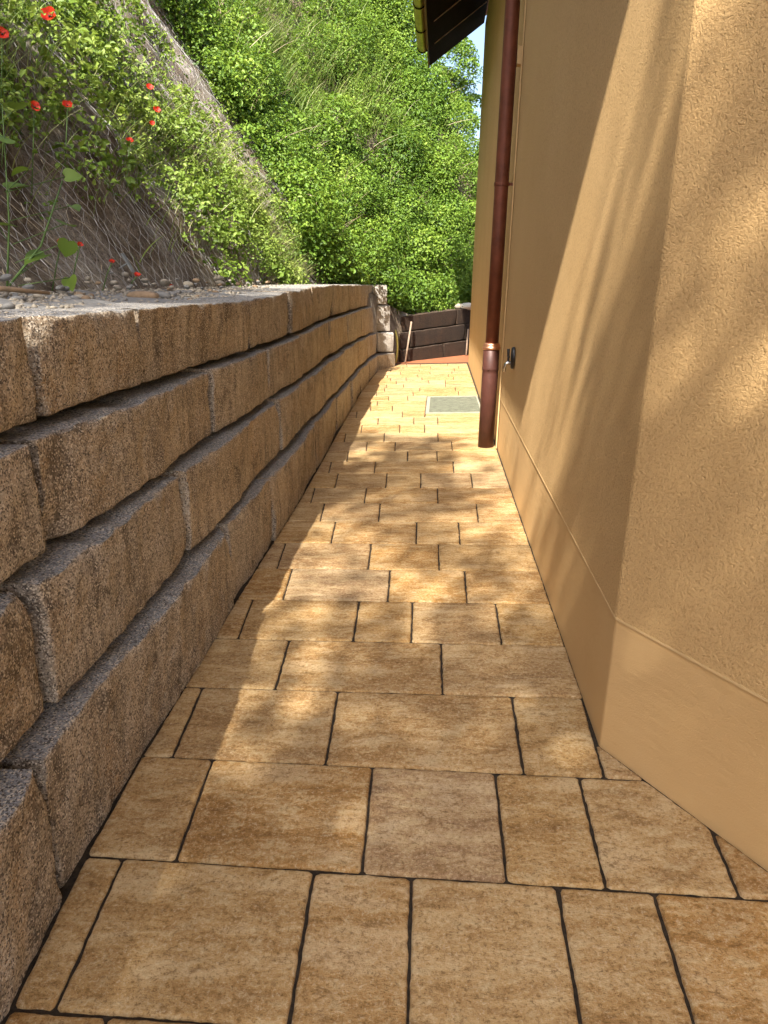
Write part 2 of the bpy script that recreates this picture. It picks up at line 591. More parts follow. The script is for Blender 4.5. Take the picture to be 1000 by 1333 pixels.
def make_paver(poly, fine):
    poly = [p for i, p in enumerate(poly) if math.dist(p, poly[i - 1]) > 0.004]
    if len(poly) < 3:
        return
    if area(poly) < 0:
        poly = poly[::-1]
    if area(poly) < 0.0012:
        return
    poly = inset(poly, 0.0026)
    if area(poly) < 0.0008:
        return
    cx = sum(p[0] for p in poly) / len(poly)
    cy = sum(p[1] for p in poly) / len(poly)
    step = 0.015 if fine else 0.05
    small = math.sqrt(area(poly)) < 0.12
    TS = []
    for i in range(len(poly)):
        L = math.dist(poly[i], poly[(i + 1) % len(poly)])
        k = max(2, int(L / step))
        c = min(0.008, L * 0.2) / L
        TS.append(np.concatenate([[c], np.linspace(c, 1 - c, k)[1:-1], [1 - c]]))

    def ring(d):
        q = inset(poly, d) if d > 0 else poly
        if area(q) <= 0:
            return None
        return np.array([np.array(q[i]) + (np.array(q[(i + 1) % len(q)]) - np.array(q[i])) * tt for i in range(len(q)) for tt in TS[i]])

    pts = ring(0.0)
    n = len(pts)
    ref = ring(0.006)
    if ref is None:
        return
    nrm = (ref - pts) / 0.006
    p3 = np.concatenate([pts, np.zeros((n, 1))], 1)
    jag = vnoise(p3, 22, random.randint(0, 99)) * 0.0026 + vnoise(p3, 60, random.randint(0, 99)) * 0.0022 + np.abs(vnoise(p3, 34, random.randint(0, 99))) * 0.0042
    jag = 0.75 * (jag - np.percentile(jag, 20))
    hz = random.uniform(-0.0015, 0.0015)
    tl = random.uniform(-0.004, 0.004)
    rings = []
    for ins, z, jj in ((0.0, -0.05, 0.3), (0.0, -0.011, 0.8), (0.0018, -0.0050, 1.0), (0.0048, -0.0016, 0.8), (0.010, -0.0003, 0.3), (0.020, 0.0, 0.0)):
        if small and ins > 0.010:
            break
        q = ring(ins)
        if q is None:
            break
        q = q + nrm * (jag * jj)[:, None]
        zz = SLOPE * q[:, 0] + z + hz + tl * (q[:, 0] - cx)
        rings.append(np.column_stack([q[:, 0] - cx, q[:, 1] - cy, zz]))
    v = np.concatenate(rings + [np.array([[0, 0, SLOPE * cx + hz]])])
    quads, tris = [], []
    for r in range(len(rings) - 1):
        for k in range(n):
            a, b = r * n + k, r * n + (k + 1) % n
            quads.append((a, b, b + n, a + n))
    b0 = (len(rings) - 1) * n
    for k in range(n):
        tris.append((b0 + k, b0 + (k + 1) % n, len(v) - 1))
    me = mesh_np('paver', v, quads, tris, M['paver'], True)
    me.polygons.foreach_set('use_smooth', np.concatenate([np.ones(len(quads), dtype=bool), np.zeros(len(tris), dtype=bool)]))
    o = link_obj('paver', me, paving)
    o.location = (cx, cy, 0)


ROWY = [-2.75, -2.33, -1.91, -1.49, -1.07, -0.65, -0.23, 0.19, 0.62, 1.045, 1.463, 1.900, 2.345, 2.752, 3.172, 3.586, 4.0, 4.424, 4.846, 5.258, 5.718, 6.14, 6.565, 6.985, 7.45, 7.94, 8.40, 8.86, 9.30]
while ROWY[-1] < 14.5:
    ROWY.append(ROWY[-1] + 0.44)
JX = {9: [-0.829, -0.284, -0.018, 0.363, 0.609], 10: [-0.71, -0.165, 0.236, 0.5, 0.846], 11: [-0.893, -0.342, 0.333, 0.5965], 12: [-0.625, 0.062],
      13: [-0.904, -0.352, -0.081, 0.333], 14: [-0.782, -0.222, 0.192], 15: [-0.911, -0.369, 0.046], 16: [-0.654, -0.101, 0.179], 17: [-0.799, -0.382, 0.317],
      18: [-0.945, -0.528, 0.035], 19: [-0.821, -0.396, -0.108, 0.314], 20: [-0.945, -0.535, 0.172], 21: [-0.838, -0.257, 0.025], 22: [-0.696, -0.404, 0.172],
      23: [-0.979, -0.551, 0.029], 24: [-0.852, -0.409, -0.124], 25: [-0.701, -0.265, 0.025], 26: [-1.02, -0.429], 27: [-0.881, -0.587],
      8: [-0.667, -0.10, 0.26, 0.70]}
GRATE = (-0.13, XW - 0.012, 8.66, 10.06)


def rowline(i, x):
    sl = -0.016 if ROWY[i] > 2.2 else (-0.028 if ROWY[i] > 1.2 else -0.01)
    return ROWY[i] + sl * x


for i in range(len(ROWY) - 1):
    ym = 0.5 * (ROWY[i] + ROWY[i + 1])
    if i in JX:
        jx = list(JX[i])
    else:
        jx, x = [], -1.0 + random.choice((0.08, 0.17, 0.3))
        while x < (0.5 if ym > 2.2 else 3.2):
            jx.append(x)
            x += random.choice((0.28, 0.41, 0.56, 0.56, 0.69))
        jx = [j for j in jx if j < 0.45 or j > 0.75]
    if i in JX and ym < 2.2:
        x = jx[-1]
        while x < 3.0:
            x += random.choice((0.41, 0.56, 0.69))
            jx.append(x)
    edges = ['L'] + jx + ['R']
    for a, b in zip(edges[:-1], edges[1:]):
        def xx(e, top):
            y = ROWY[i + 1] if top else ROWY[i]
            if e == 'L':
                return foot_x(min(y, 14.45)) + 0.004
            if e == 'R':
                return XW + 0.006 if ym > 2.2 else 3.4
            return e if top else e + 0.036 * (0.2 - e)
        rg = 0.0006 * max(0.0, min(ym, 9.0) - 2.0)
        p = [(xx(a, 0), rowline(i, xx(a, 0)) + rg), (xx(b, 0), rowline(i, xx(b, 0)) + rg), (xx(b, 1), rowline(i + 1, xx(b, 1)) - rg), (xx(a, 1), rowline(i + 1, xx(a, 1)) - rg)]
        if p[1][0] - p[0][0] < 0.03 or p[2][0] - p[3][0] < 0.03:
            continue
        if ym > 1.8 and ym < 2.4:
            p = clip(p, 1, 0, 10)
        # cut along the house: either left of the long wall or outside the near wall
        if ROWY[i] < HC[1] and max(q[0] for q in p) > XW + 0.003:
            c = -(NN[0] * HC[0] + NN[1] * HC[1])
            p = clip(p, -NN[0], -NN[1], c + 0.002) if len(p) > 2 else p
        if len(p) > 2 and ROWY[i] > HC[1]:
            p = clip(p, 1, 0, XW + 0.006)
        if len(p) < 3:
            continue
        # leave the light well free
        gx0, gx1, gy0, gy1 = GRATE
        yb, yt = min(q[1] for q in p), max(q[1] for q in p)
        xb, xt = min(q[0] for q in p), max(q[0] for q in p)
        if yt > gy0 and yb < gy1 and xt > gx0:
            pieces = [clip(p, 1, 0, gx0 - 0.004)]
            if yb < gy0:
                q = clip(p, 0, 1, gy0 - 0.004)
                pieces.append(clip(q, -1, 0, -gx0 - 0.0) if len(q) > 2 else [])
            if yt > gy1:
                q = clip(p, 0, -1, -gy1 - 0.004)
                pieces.append(clip(q, -1, 0, -gx0 - 0.0) if len(q) > 2 else [])
        else:
            pieces = [p]
        for q in pieces:
            if len(q) > 2:
                make_paver(q, ym < 5 and ym > 0.4)

# red brown terrace behind the house end
tb = MB()
tp = [(-1.4, 14.83), (8.0, 14.86), (8.0, 24.0), (3.0, 19.2), (0.9, 17.0), (-0.9, 15.35), (-1.4, 15.1)]
tb.add([(x, y, gz(x) - 0.006) for x, y in tp], [tuple(range(len(tp)))])
tag(tb.build('terrace', M['terrace']), kind='structure')

# ------------------------------------------------------------------ stone walls


def stone(parent, a, b, za, zb, depth, mat, step, seed, rough=1.0):
    """one split block: plan points a to b along the face, za=(z0,z1) at a, zb at b; outward is to the right of a->b"""
    a, b = np.array(a, float), np.array(b, float)
    L = np.linalg.norm(b - a)
    t = (b - a) / L
    nrm = np.array((t[1], -t[0]))
    H = za[1] - za[0]
    nu, nv = max(6, int(L / step)), max(5, int(H / step))
    # crowd towards the borders so the arrises stay crisp
    us = np.concatenate([[0, 0.006 / L, 0.016 / L], np.linspace(0.032 / L, 1 - 0.032 / L, nu - 3), [1 - 0.016 / L, 1 - 0.006 / L, 1]])
    vv = np.concatenate([[0, 0.006 / H, 0.016 / H], np.linspace(0.032 / H, 1 - 0.032 / H, max(3, nv - 3)), [1 - 0.016 / H, 1 - 0.006 / H, 1]])
    nu, nv = len(us) - 1, len(vv) - 1
    U, V = np.meshgrid(us, vv)
    U, V = U.ravel(), V.ravel()
    z0 = za[0] + (zb[0] - za[0]) * U
    z1 = za[1] + (zb[1] - za[1]) * U
    P = np.column_stack([a[0] + t[0] * L * U, a[1] + t[1] * L * U, z0 + (z1 - z0) * V])
    du, dv = np.minimum(U, 1 - U) * L, np.minimum(V, 1 - V) * H
    d = np.minimum(du, dv)
    edge = np.exp(-d / 0.005)
    q = P + seed * 3.7
    # a split face: several flat breaks meeting in blunt ridges, then fine grain
    pr_ = np.random.default_rng(seed)
    fac = np.full(len(U), 9.0)
    for k in range(int(5 + 5 * L)):
        cu_, cv_ = pr_.random(), pr_.random()
        fac = np.minimum(fac, 0.018 * pr_.random() + pr_.normal(0, 0.07) * (U - cu_) * L + pr_.normal(0, 0.09) * (V - cv_) * H + 0.012)
    fac = np.clip(fac - np.median(fac), -0.03, 0.02)
    off = (0.45 * fac + 0.006 * fnoise(q, 3.2, 1, 2) + 0.0062 * fnoise(q, 16, 2, 4)) * rough
    off -= edge * (0.003 + 0.016 * np.clip(fnoise(q, 14, 5, 2), 0, 1))
    # scalloped chips along the upper arris
    off -= np.exp(-((1 - V) * H) / 0.022) * 0.026 * np.clip(fnoise(q, 12, 8, 2) - 0.1, 0, 1)
    # a corner knocked off here and there
    for k in range(2):
        cu, cv = random.choice((0, 1)), random.choice((0, 1))
        dd = np.sqrt(((U - cu) * L) ** 2 + ((V - cv) * H) ** 2)
        off -= random.uniform(0.0, 0.05) * np.exp(-(dd / 0.07) ** 2)
    jt = 0.014 * fnoise(q + 50, 8, 3, 3)
    jz = 0.012 * fnoise(q + 90, 7, 4, 2)
    su = np.where(U < 0.5, 1, -1) * np.exp(-du / 0.008)
    sv = np.where(V < 0.5, 1, -1) * np.exp(-dv / 0.008)
    jz = jz * np.where(V > 0.5, 1.5, 1.0)
    P[:, 0] += nrm[0] * off + t[0] * su * (0.004 + np.abs(jt))
    P[:, 1] += nrm[1] * off + t[1] * su * (0.004 + np.abs(jt))
    P[:, 2] += sv * (0.002 + np.abs(jz))
    n0 = len(P)
    W = nu + 1
    quads = []
    for j in range(nv):
        for i in range(nu):
            k = j * W + i
            quads.append((k, k + 1, k + W + 1, k + W))
    # border loop, extruded in two steps to the back
    loop = list(range(0, W)) + [W - 1 + W * j for j in range(1, nv + 1)] + [W * nv + i for i in range(W - 2, -1, -1)] + [W * j for j in range(nv - 1, 0, -1)]
    V2 = [P]
    prev = loop
    base = n0
    for dep, sh in ((0.03, 0.0), (0.12, 0.004), (depth, 0.004)):
        B = P[loop].copy()
        B[:, 0] -= nrm[0] * dep
        B[:, 1] -= nrm[1] * dep
        nz = 0.005 * vnoise(B, 14, seed % 50)
        B[:, 2] += nz
        V2.append(B)
        cur = list(range(base, base + len(loop)))
        m = len(loop)
        for k in range(m):
            quads.append((prev[(k + 1) % m], prev[k], cur[k], cur[(k + 1) % m]))
        prev = cur
        base += m
    Vt = np.concatenate(V2)
    c = np.array((a[0], a[1], za[0]))
    me = mesh_np('stone', Vt - c, quads, mat=mat, smooth=False)
    o = link_obj('stone', me, parent)
    o.location = tuple(c - np.array(parent.location))
    return o


wall = empty('granite_retaining_wall', (-1.0, 4.0, 0.0))
tag(wall, 'long stepped retaining wall of split granite blocks left of the path', 'retaining wall')
TOPS = [(np.array([-4, 5, 7.5, 11, 14.6]), np.array([0.375, 0.37, 0.34, 0.285, 0.235])),
        (np.array([-4, 5, 8, 11, 14.6]), np.array([0.765, 0.755, 0.745, 0.70, 0.635])),
        (np.array([-4, 5, 8, 14.6]), np.array([1.10, 1.10, 1.14, 1.145])),
        (np.array([-4, 4.2, 4.4, 6, 8, 14.6]), np.array([1.405, 1.415, 1.425, 1.47, 1.515, 1.535]))]
JY = [[-4, -2.8, -1.5, -0.1, 1.36, 3.16, 4.05, 5.9, 7.6, 9.2, 10.67, 12.2, 13.62],
      [-4, -3.1, -1.9, -0.7, 0.4, 1.555, 2.71, 4.67, 5.38, 6.95, 8.9, 10.88, 12.4, 13.95],
      [-4, -3.2, -2.2, -0.9, 0.35, 1.73, 3.36, 4.6, 5.83, 7.83, 9.8, 11.72, 12.9, 14.02],
      [-4, -3.0, -1.8, -0.6, 0.6, 1.90, 2.63, 4.27, 5.6, 6.98, 8.4, 10.35, 11.9, 13.2, 14.05]]
BACK = [0.0, 0.055, 0.105, 0.155]
END = [((-1.165, 13.62), (-0.86, 14.22)), ((-1.215, 13.95), (-0.885, 14.16)), ((-1.265, 14.02), (-0.965, 14.18)), ((-1.335, 14.05), (-1.03, 14.16))]
sd = 1
for c in range(4):
    ty, tz = TOPS[c]
    top = lambda y: float(np.interp(y, ty, tz))
    bot = (lambda y: -0.18) if c == 0 else (lambda y, cc=c: float(np.interp(y, *TOPS[cc - 1])) + 0.021)
    ysj = JY[c]
    for y0, y1 in zip(ysj[:-1], ysj[1:]):
        st = 0.022 if y1 < 3.6 and y1 > 0 else (0.035 if y1 < 7 and y1 > 0 else 0.06)
        g0, g1 = random.uniform(0.008, 0.016), random.uniform(0.008, 0.016)
        if (c, y0) in ((3, 1.90), (2, 1.73), (2, 3.36)):
            g0 = 0.028
        jit = random.uniform(-0.008, 0.008)
        a = (foot_x(y0) - BACK[c] + jit, y0 + g0)
        b = (foot_x(y1) - BACK[c] + jit, y1 - g1)
        dz = random.uniform(-0.006, 0.004)
        # outward to the right of a->b when walking +y is +x
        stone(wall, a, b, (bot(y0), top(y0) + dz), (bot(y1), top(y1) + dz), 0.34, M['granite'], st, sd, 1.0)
        sd += 1
    a, b = END[c]
    stone(wall, (a[0] + 0.004, a[1] + 0.012), b, (bot(14), top(14)), (bot(14.5), top(14.5)), 0.34, M['granite_grey'] if c else M['granite'], 0.05, sd, 0.9)
    sd += 1

far_wall = empty('dark_retaining_wall', (0.0, 16.0, 0.0))
tag(far_wall, 'low dark brown stone wall across the far end of the path', 'retaining wall')
FA, FB = np.array((-0.80, 15.10)), np.array((0.745, 16.60))
fd = (FB - FA) / np.linalg.norm(FB - FA)
for c, (z0, z1, z0r, z1r, js) in enumerate([(-0.15, 0.22, -0.15, 0.36, [0, 1.3, 2.6, 4.2, 5.6]), (0.232, 0.57, 0.372, 0.72, [0, 0.32, 2.0, 3.6, 5.4]), (0.582, 0.905, 0.732, 1.07, [0, 1.75, 3.2, 5.2])]):
    for s0, s1 in zip(js[:-1], js[1:]):
        k0, k1 = min(s0 / 2.15, 1.2), min(s1 / 2.15, 1.2)
        a = FA + fd * (s0 + 0.008) + np.array((-0.5, 0.5)) * 0.06 * c
        b = FA + fd * (s1 - 0.008) + np.array((-0.5, 0.5)) * 0.06 * c
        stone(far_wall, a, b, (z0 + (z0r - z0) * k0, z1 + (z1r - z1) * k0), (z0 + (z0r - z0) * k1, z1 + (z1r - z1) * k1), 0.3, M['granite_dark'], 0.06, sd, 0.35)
        sd += 1

# ------------------------------------------------------------------ hillside
TOE = np.array([(-2.3, -30), (-2.2, -14), (-2.0, 0), (-1.95, 5), (-1.96, 9), (-1.97, 12), (-1.88, 13.8), (-1.6, 15.1), (-1.05, 16.0), (0, 17.05), (1.2, 18.2), (3, 20), (6, 22.5), (12, 26), (26, 32)], float)
_seg = np.linalg.norm(np.diff(TOE, axis=0), axis=1)
_s = np.concatenate([[0], np.cumsum(_seg)])
S_TOT = _s[-1]
_ss = np.linspace(0, S_TOT, 1200)
_tx, _ty = np.interp(_ss, _s, TOE[:, 0]), np.interp(_ss, _s, TOE[:, 1])
_k = np.ones(41) / 41


def _smooth(v):
    p = np.concatenate([np.full(20, v[0]), v, np.full(20, v[-1])])
    return np.convolve(p, _k, 'valid')


_tx, _ty = _smooth(_tx), _smooth(_ty)
_gx, _gy = np.gradient(_tx), np.gradient(_ty)
_gl = np.hypot(_gx, _gy)
_nx, _ny = _smooth(-_gy / _gl), _smooth(_gx / _gl)
_sy0 = float(np.interp(0.0, _ty, _ss))        # s where the toe passes y = 0


def s_of_y(y):
    return np.interp(y, _ty, _ss)


def bank_h(s):
    """height at which the slope eases off"""
    y = np.interp(s, _ss, _ty)
    return np.interp(y, [-30, -8, 2, 12, 17.5, 18.4, 18.9, 19.4, 20.2, 32], [3.0, 4.0, 8.5, 10.5, 10.5, 7.6, 4.8, 3.0, 2.2, 2.0])


def bank_toe_z(s):
    y = np.interp(s, _ss, _ty)
    return np.interp(y, [-30, 5, 9, 14, 16, 18], [1.40, 1.43, 1.48, 1.46, 0.98, 1.05])


def bank_pt(s, t, lift=0.0, rough=1.0):
    s, t = np.asarray(s, float), np.asarray(t, float)
    x0, y0 = np.interp(s, _ss, _tx), np.interp(s, _ss, _ty)
    nx, ny = np.interp(s, _ss, _nx), np.interp(s, _ss, _ny)
    H = bank_h(s)
    tk = H / 1.73
    tt = np.maximum(t, 0)
    z = bank_toe_z(s) + np.where(tt < tk, 1.73 * tt, 1.73 * tk + 0.22 * (tt - tk))
    z = z - np.where(t < -0.02, 0.09, 0.0)
    P = np.column_stack([x0 + nx * t, y0 + ny * t, z])
    f = np.clip(tt / 0.35, 0, 1) * rough
    bulge = (0.16 * fnoise(P, 0.75, 3, 2) + 0.085 * fnoise(P, 2.6, 5, 3)) * f
    P[:, 0] -= nx * (bulge + lift * 0.866)
    P[:, 1] -= ny * (bulge + lift * 0.866)
    P[:, 2] += lift * 0.5
    return P


def bank_normal(s):
    nx, ny = np.interp(s, _ss, _nx), np.interp(s, _ss, _ny)
    return np.column_stack([-nx * 0.866, -ny * 0.866, np.full(len(np.atleast_1d(s)), 0.5)])


ts = np.concatenate([[-0.56, -0.55, -0.3, -0.1], np.arange(0, 6.2, 0.09), np.arange(6.5, 40, 3.0)])
sa = np.concatenate([np.linspace(0, s_of_y(1.0), 40), np.linspace(s_of_y(1.0), s_of_y(13), 150)[1:], np.linspace(s_of_y(13), S_TOT, 150)[1:]])
SS, TT = np.meshgrid(sa, ts, indexing='ij')
BP = bank_pt(SS.ravel(), TT.ravel())
W = len(ts)
sk = np.isclose(TT.ravel(), -0.56)
BP[sk, 2] = -0.4
ii, jj = np.meshgrid(np.arange(len(sa) - 1), np.arange(W - 1), indexing='ij')
k0 = (ii * W + jj).ravel()
bq = np.column_stack([k0, k0 + W, k0 + W + 1, k0 + 1])[:, ::-1]
hill = link_obj('hillside', mesh_np('hillside', BP, bq, mat=M['bank'], smooth=True))
tag(hill, kind='structure')

# ------------------------------------------------------------------ gravel on top of the wall
gv, gq = [], []
gys = np.linspace(-6, 14.2, 160)
gxs = np.linspace(0, 1, 8)
for y in gys:
    for k in gxs:
        x0 = foot_x(min(y, 13.4)) - 0.155 - 0.20
        x1 = float(np.interp(y, _ty, _tx)) - 0.06
        z0 = float(np.interp(y, *TOPS[3])) - 0.016
        z1 = float(bank_toe_z(s_of_y(y))) + 0.03
        gv.append((x0 + (x1 - x0) * k, y, z0 + (z1 - z0) * k))
gv = np.array(gv)
gv[:, 2] += 0.012 * fnoise(gv, 6, 4, 3)
i2, j2 = np.meshgrid(np.arange(159), np.arange(7), indexing='ij')
g0 = (i2 * 8 + j2).ravel()
gravel = link_obj('gravel_bed', mesh_np('gravel_bed', gv, np.column_stack([g0, g0 + 8, g0 + 9, g0 + 1])[:, ::-1], mat=M['pebble_b'], smooth=True))
tag(gravel, kind='structure')


def ico(sub):
    import bmesh
    bm = bmesh.new()
    bmesh.ops.create_icosphere(bm, subdivisions=sub, radius=1.0)
    v = np.array([p.co[:] for p in bm.verts])
    f = np.array([[q.index for q in p.verts] for p in bm.faces])
    bm.free()
    return v, f


IV, IF = ico(2)
pm = []
for k in range(9):
    v = IV * np.array((1.0, random.uniform(0.6, 0.95), random.uniform(0.4, 0.65)))
    v = v * (1 + 0.16 * vnoise(IV, 1.3, k)[:, None])
    pm.append(mesh_np('pebble', v, tris=IF, mat=M[('pebble_a', 'pebble_b', 'pebble_c', 'pebble_a', 'pebble_b', 'pebble_a', 'pebble_b', 'pebble_c', 'pebble_a')[k]], smooth=True))


def gravel_z(x, y):
    x0 = foot_x(min(y, 13.4)) - 0.355
    x1 = float(np.interp(y, _ty, _tx)) - 0.06
    k = min(1, max(0, (x - x0) / (x1 - x0)))
    z0 = float(np.interp(y, *TOPS[3])) - 0.02
    z1 = float(bank_toe_z(s_of_y(y))) + 0.03
    return z0 + (z1 - z0) * k


for k in range(230):
    y = 1.6 + 6.4 * random.random() ** 1.4
    x0 = foot_x(y) - 0.42
    x = x0 - 0.03 - random.random() ** 0.7 * (0.6 if y < 4.5 else 0.48)
    o = link_obj('pebble', random.choice(pm), gravel)
    r = random.choice((0.016, 0.02, 0.024, 0.028, 0.034, 0.042)) * (1.1 if random.random() < 0.08 else 0.72)
    o.scale = (r, r, r)
    o.location = (x, y, gravel_z(x, y) + r * 0.3 + max(0, (-1.75 - x)) * 0.35)
    o.rotation_euler = (random.uniform(-.3, .3), random.uniform(-.3, .3), random.uniform(0, 6.3))
IV1, IF1 = ico(1)
n = 5200
yy = -3 + 17 * rng.random(n)
xx_ = np.array([foot_x(min(y, 13.4)) for y in yy]) - 0.40 - rng.random(n) * 0.66
rr = rng.uniform(0.006, 0.017, n)
zz = np.array([gravel_z(x, y) for x, y in zip(xx_, yy)]) + rr * 0.2
V = IV1[None] * np.array((1, 0.8, 0.6)) * rr[:, None, None] * (1 + 0.2 * rng.standard_normal((n, len(IV1), 1)))
ang = rng.random(n) * 6.28
ca, sa_ = np.cos(ang)[:, None], np.sin(ang)[:, None]
Vx = V[:, :, 0] * ca - V[:, :, 1] * sa_ + xx_[:, None]
Vy = V[:, :, 0] * sa_ + V[:, :, 1] * ca + yy[:, None]
Vz = V[:, :, 2] + zz[:, None]
vv_ = np.stack([Vx, Vy, Vz], 2).reshape(-1, 3)
ff_ = (IF1[None] + (np.arange(n) * len(IV1))[:, None, None]).reshape(-1, 3)
tag(link_obj('fine_gravel', mesh_np('fine_gravel', vv_, tris=ff_, mat=M['pebble_a']), gravel), kind='stuff')

# ------------------------------------------------------------------ wire netting
nw = 0.06
wy = np.arange(1.2, 12.6, nw)
nrow = 52
rowh = 0.10
wv, wq = [], []
base = 0
allP, off_idx = [], []
for i, y in enumerate(wy):
    tl = []
    for k in range(nrow):
        sgn = 1 if (k + i) % 2 == 0 else -1
        yo = sgn * nw * 0.42
        tl.append((y + yo, k * rowh))
        tl.append((y + yo, k * rowh + rowh * 0.45))
    tl = np.array(tl)
    tl[:, 0] += 0.012 * np.sin(tl[:, 1] * 3 + i * 0.7) + 0.10 * vnoise(np.column_stack([tl[:, 0] * 0.8, tl[:, 1] * 0.9, tl[:, 1] * 0]), 1.0, 4)
    lift = 0.03 + 0.02 * vnoise(np.column_stack([tl[:, 0] * 2, tl[:, 1] * 2, tl[:, 1] * 0]), 1.0, 9)
    P = bank_pt(s_of_y(tl[:, 0]), tl[:, 1] * 0.5 + 0.02)
    nb = bank_normal(s_of_y(tl[:, 0]))
    allP.append(P + nb * lift[:, None])
for P in allP:
    d = np.gradient(P, axis=0)
    d /= np.linalg.norm(d, axis=1, keepdims=True)
    side = np.cross(d, np.array((0.3, 0.2, 0.9)))
    side /= np.linalg.norm(side, axis=1, keepdims=True)
    up = np.cross(side, d)
    m = len(P)
    for a in (0, 2.094, 4.189):
        wv.append(P + (side * math.cos(a) + up * math.sin(a)) * 0.0013)
    for r in range(3):
        a0, b0 = base + r * m, base + ((r + 1) % 3) * m
        kk = np.arange(m - 1)
        wq.append(np.column_stack([a0 + kk, b0 + kk, b0 + kk + 1, a0 + kk + 1]))
    base += 3 * m
net = link_obj('wire_netting', mesh_np('wire_netting', np.concatenate(wv), np.concatenate(wq), mat=M['wire']))
tag(net, 'grey hexagonal wire netting pinned over the bare brown bank', 'netting')

# ------------------------------------------------------------------ foliage tools


def unit(v):
    return v / (np.linalg.norm(v, axis=-1, keepdims=True) + 1e-9)


def leaves(c, nrm, L, Wd, tint, fold=0.25, rnd=None):
    """six-cornered leaves folded on the midrib"""
    n = len(c)
    r = rnd if rnd is not None else rng
    nrm = unit(nrm)
    u = unit(np.cross(nrm, unit(r.standard_normal((n, 3)))))
    v = np.cross(nrm, u)
    L, Wd = L[:, None], Wd[:, None]
    b = c - u * L * 0.5
    tip = c + u * L * 0.5 - nrm * L * 0.18
    out = [b]
    for k, w in ((-0.18, 0.5), (0.16, 0.40)):
        out.append(c + u * L * k + v * Wd * w + nrm * Wd * fold)
        out.append(c + u * L * k - v * Wd * w + nrm * Wd * fold)
    out.append(tip)
    V = np.stack(out, 1).reshape(-1, 3)        # b, l1, r1, l2, r2, tip
    k = np.arange(n)[:, None] * 6
    Q = np.concatenate([k + np.array([[0, 2, 4, 5]]), k + np.array([[0, 5, 3, 1]])])
    return V, Q, np.repeat(tint, 6)


def mounds(centers, radii, squash, axis, n_each, Lr, tint_c, rnd=rng, aspect=0.6, spread=0.5):
    cs, ns, Ls, ti = [], [], [], []
    for c, r, ne, tc in zip(centers, radii, n_each, tint_c):
        d = unit(rnd.standard_normal((ne, 3)))
        keep = (d @ axis[0] if len(axis) == 1 else d @ unit(np.array(axis)))
        d = np.where((keep < -0.35)[:, None], -d, d)
        rad = r * (0.55 + 0.55 * rnd.random(ne) ** 0.5)
        p = c + d * rad[:, None] * np.array(squash)
        cs.append(p)
        nn = d * 0.7 + np.array((0, -0.15, 0.75)) + rnd.standard_normal((ne, 3)) * spread
        ns.append(nn)
        fL = rnd.uniform(0.5, 1.15)
        Ls.append(rnd.uniform(Lr[0], Lr[1], ne) * fL)
        ti.append(np.clip(tc + 0.16 * rnd.standard_normal(ne) + 0.10 * d[:, 2], 0, 1))
    return np.concatenate(cs), np.concatenate(ns), np.concatenate(Ls), np.concatenate(ti)


def leaf_object(name, c, n, L, ti, mat, aspect=0.6, parent=None):
    V, Q, T = leaves(c, n, L, L * aspect, ti)
    return link_obj(name, mesh_np(name, V, Q, mat=mat, attrs={'tint': T}), parent)


def blades(name, base, tip_dir, length, width, tint, mat, seg=4, droop=0.35, parent=None):
    n = len(base)
    side = unit(np.cross(tip_dir, unit(rng.standard_normal((n, 3)))))
    V = []
    for k in range(seg + 1):
        f = k / seg
        p = base + tip_dir * (length * f)[:, None]
        bend = unit(tip_dir * np.array((1, 1, 0)) + 1e-4) * (length * droop * f * f)[:, None] - np.array((0, 0, 1)) * (length * droop * 0.5 * f * f)[:, None]
        p = p + bend
        w = (width * (1 - f) ** 0.6)[:, None] * 0.5
        V += [p - side * w, p + side * w]
    V = np.stack(V, 1).reshape(-1, 3)
    m = 2 * (seg + 1)
    k = np.arange(n)[:, None] * m
    Q = np.concatenate([k + np.array([[2 * j, 2 * j + 1, 2 * j + 3, 2 * j + 2]]) for j in range(seg)])
    return link_obj(name, mesh_np(name, V, Q, mat=mat, attrs={'tint': np.repeat(tint, m)}), parent)


# dense growth on the far slope and behind the far wall
nm = 1000
s_a, s_b = s_of_y(10.9), s_of_y(21.8)
ms = s_a + (s_b - s_a) * rng.random(nm) ** 1.0
mt = rng.random(nm) * 4.7 + 0.0
ymap = np.interp(ms, _ss, _ty)
keep = (mt * 1.73 < bank_h(ms) + 0.6) & ~((ymap < 12.6) & (rng.random(nm) < (12.6 - ymap) / 2.2))
ms, mt = ms[keep], mt[keep]
mr = rng.uniform(0.22, 0.62, len(ms))
mc = bank_pt(ms, mt) + bank_normal(ms) * (mr * rng.uniform(0.1, 0.65, len(ms)))[:, None]
toe_fill_s = s_of_y(rng.uniform(14.6, 22, 70))
fr = rng.uniform(0.2, 0.36, 70)
fc = bank_pt(toe_fill_s, rng.uniform(-0.32, 0.2, 70))
fc[:, 2] += 0.1
mc = np.concatenate([mc, fc])
mr = np.concatenate([mr, fr])
tc = np.clip(0.48 + 0.26 * vnoise(mc, 0.8, 2) + 0.13 * rng.standard_normal(len(mc)), 0.05, 0.95)
cnt = (mr / 0.45) ** 2 * 400
c_, n_, L_, t_ = mounds(mc, mr, (1, 1, 0.95), (0.35, -0.75, 0.55), np.maximum(60, cnt).astype(int), (0.045, 0.10), tc)
tag(leaf_object('undergrowth', c_, n_, L_, t_, M['leaf_lush'], 0.58), 'dense bright green undergrowth covering the far slope', 'undergrowth', kind='stuff')

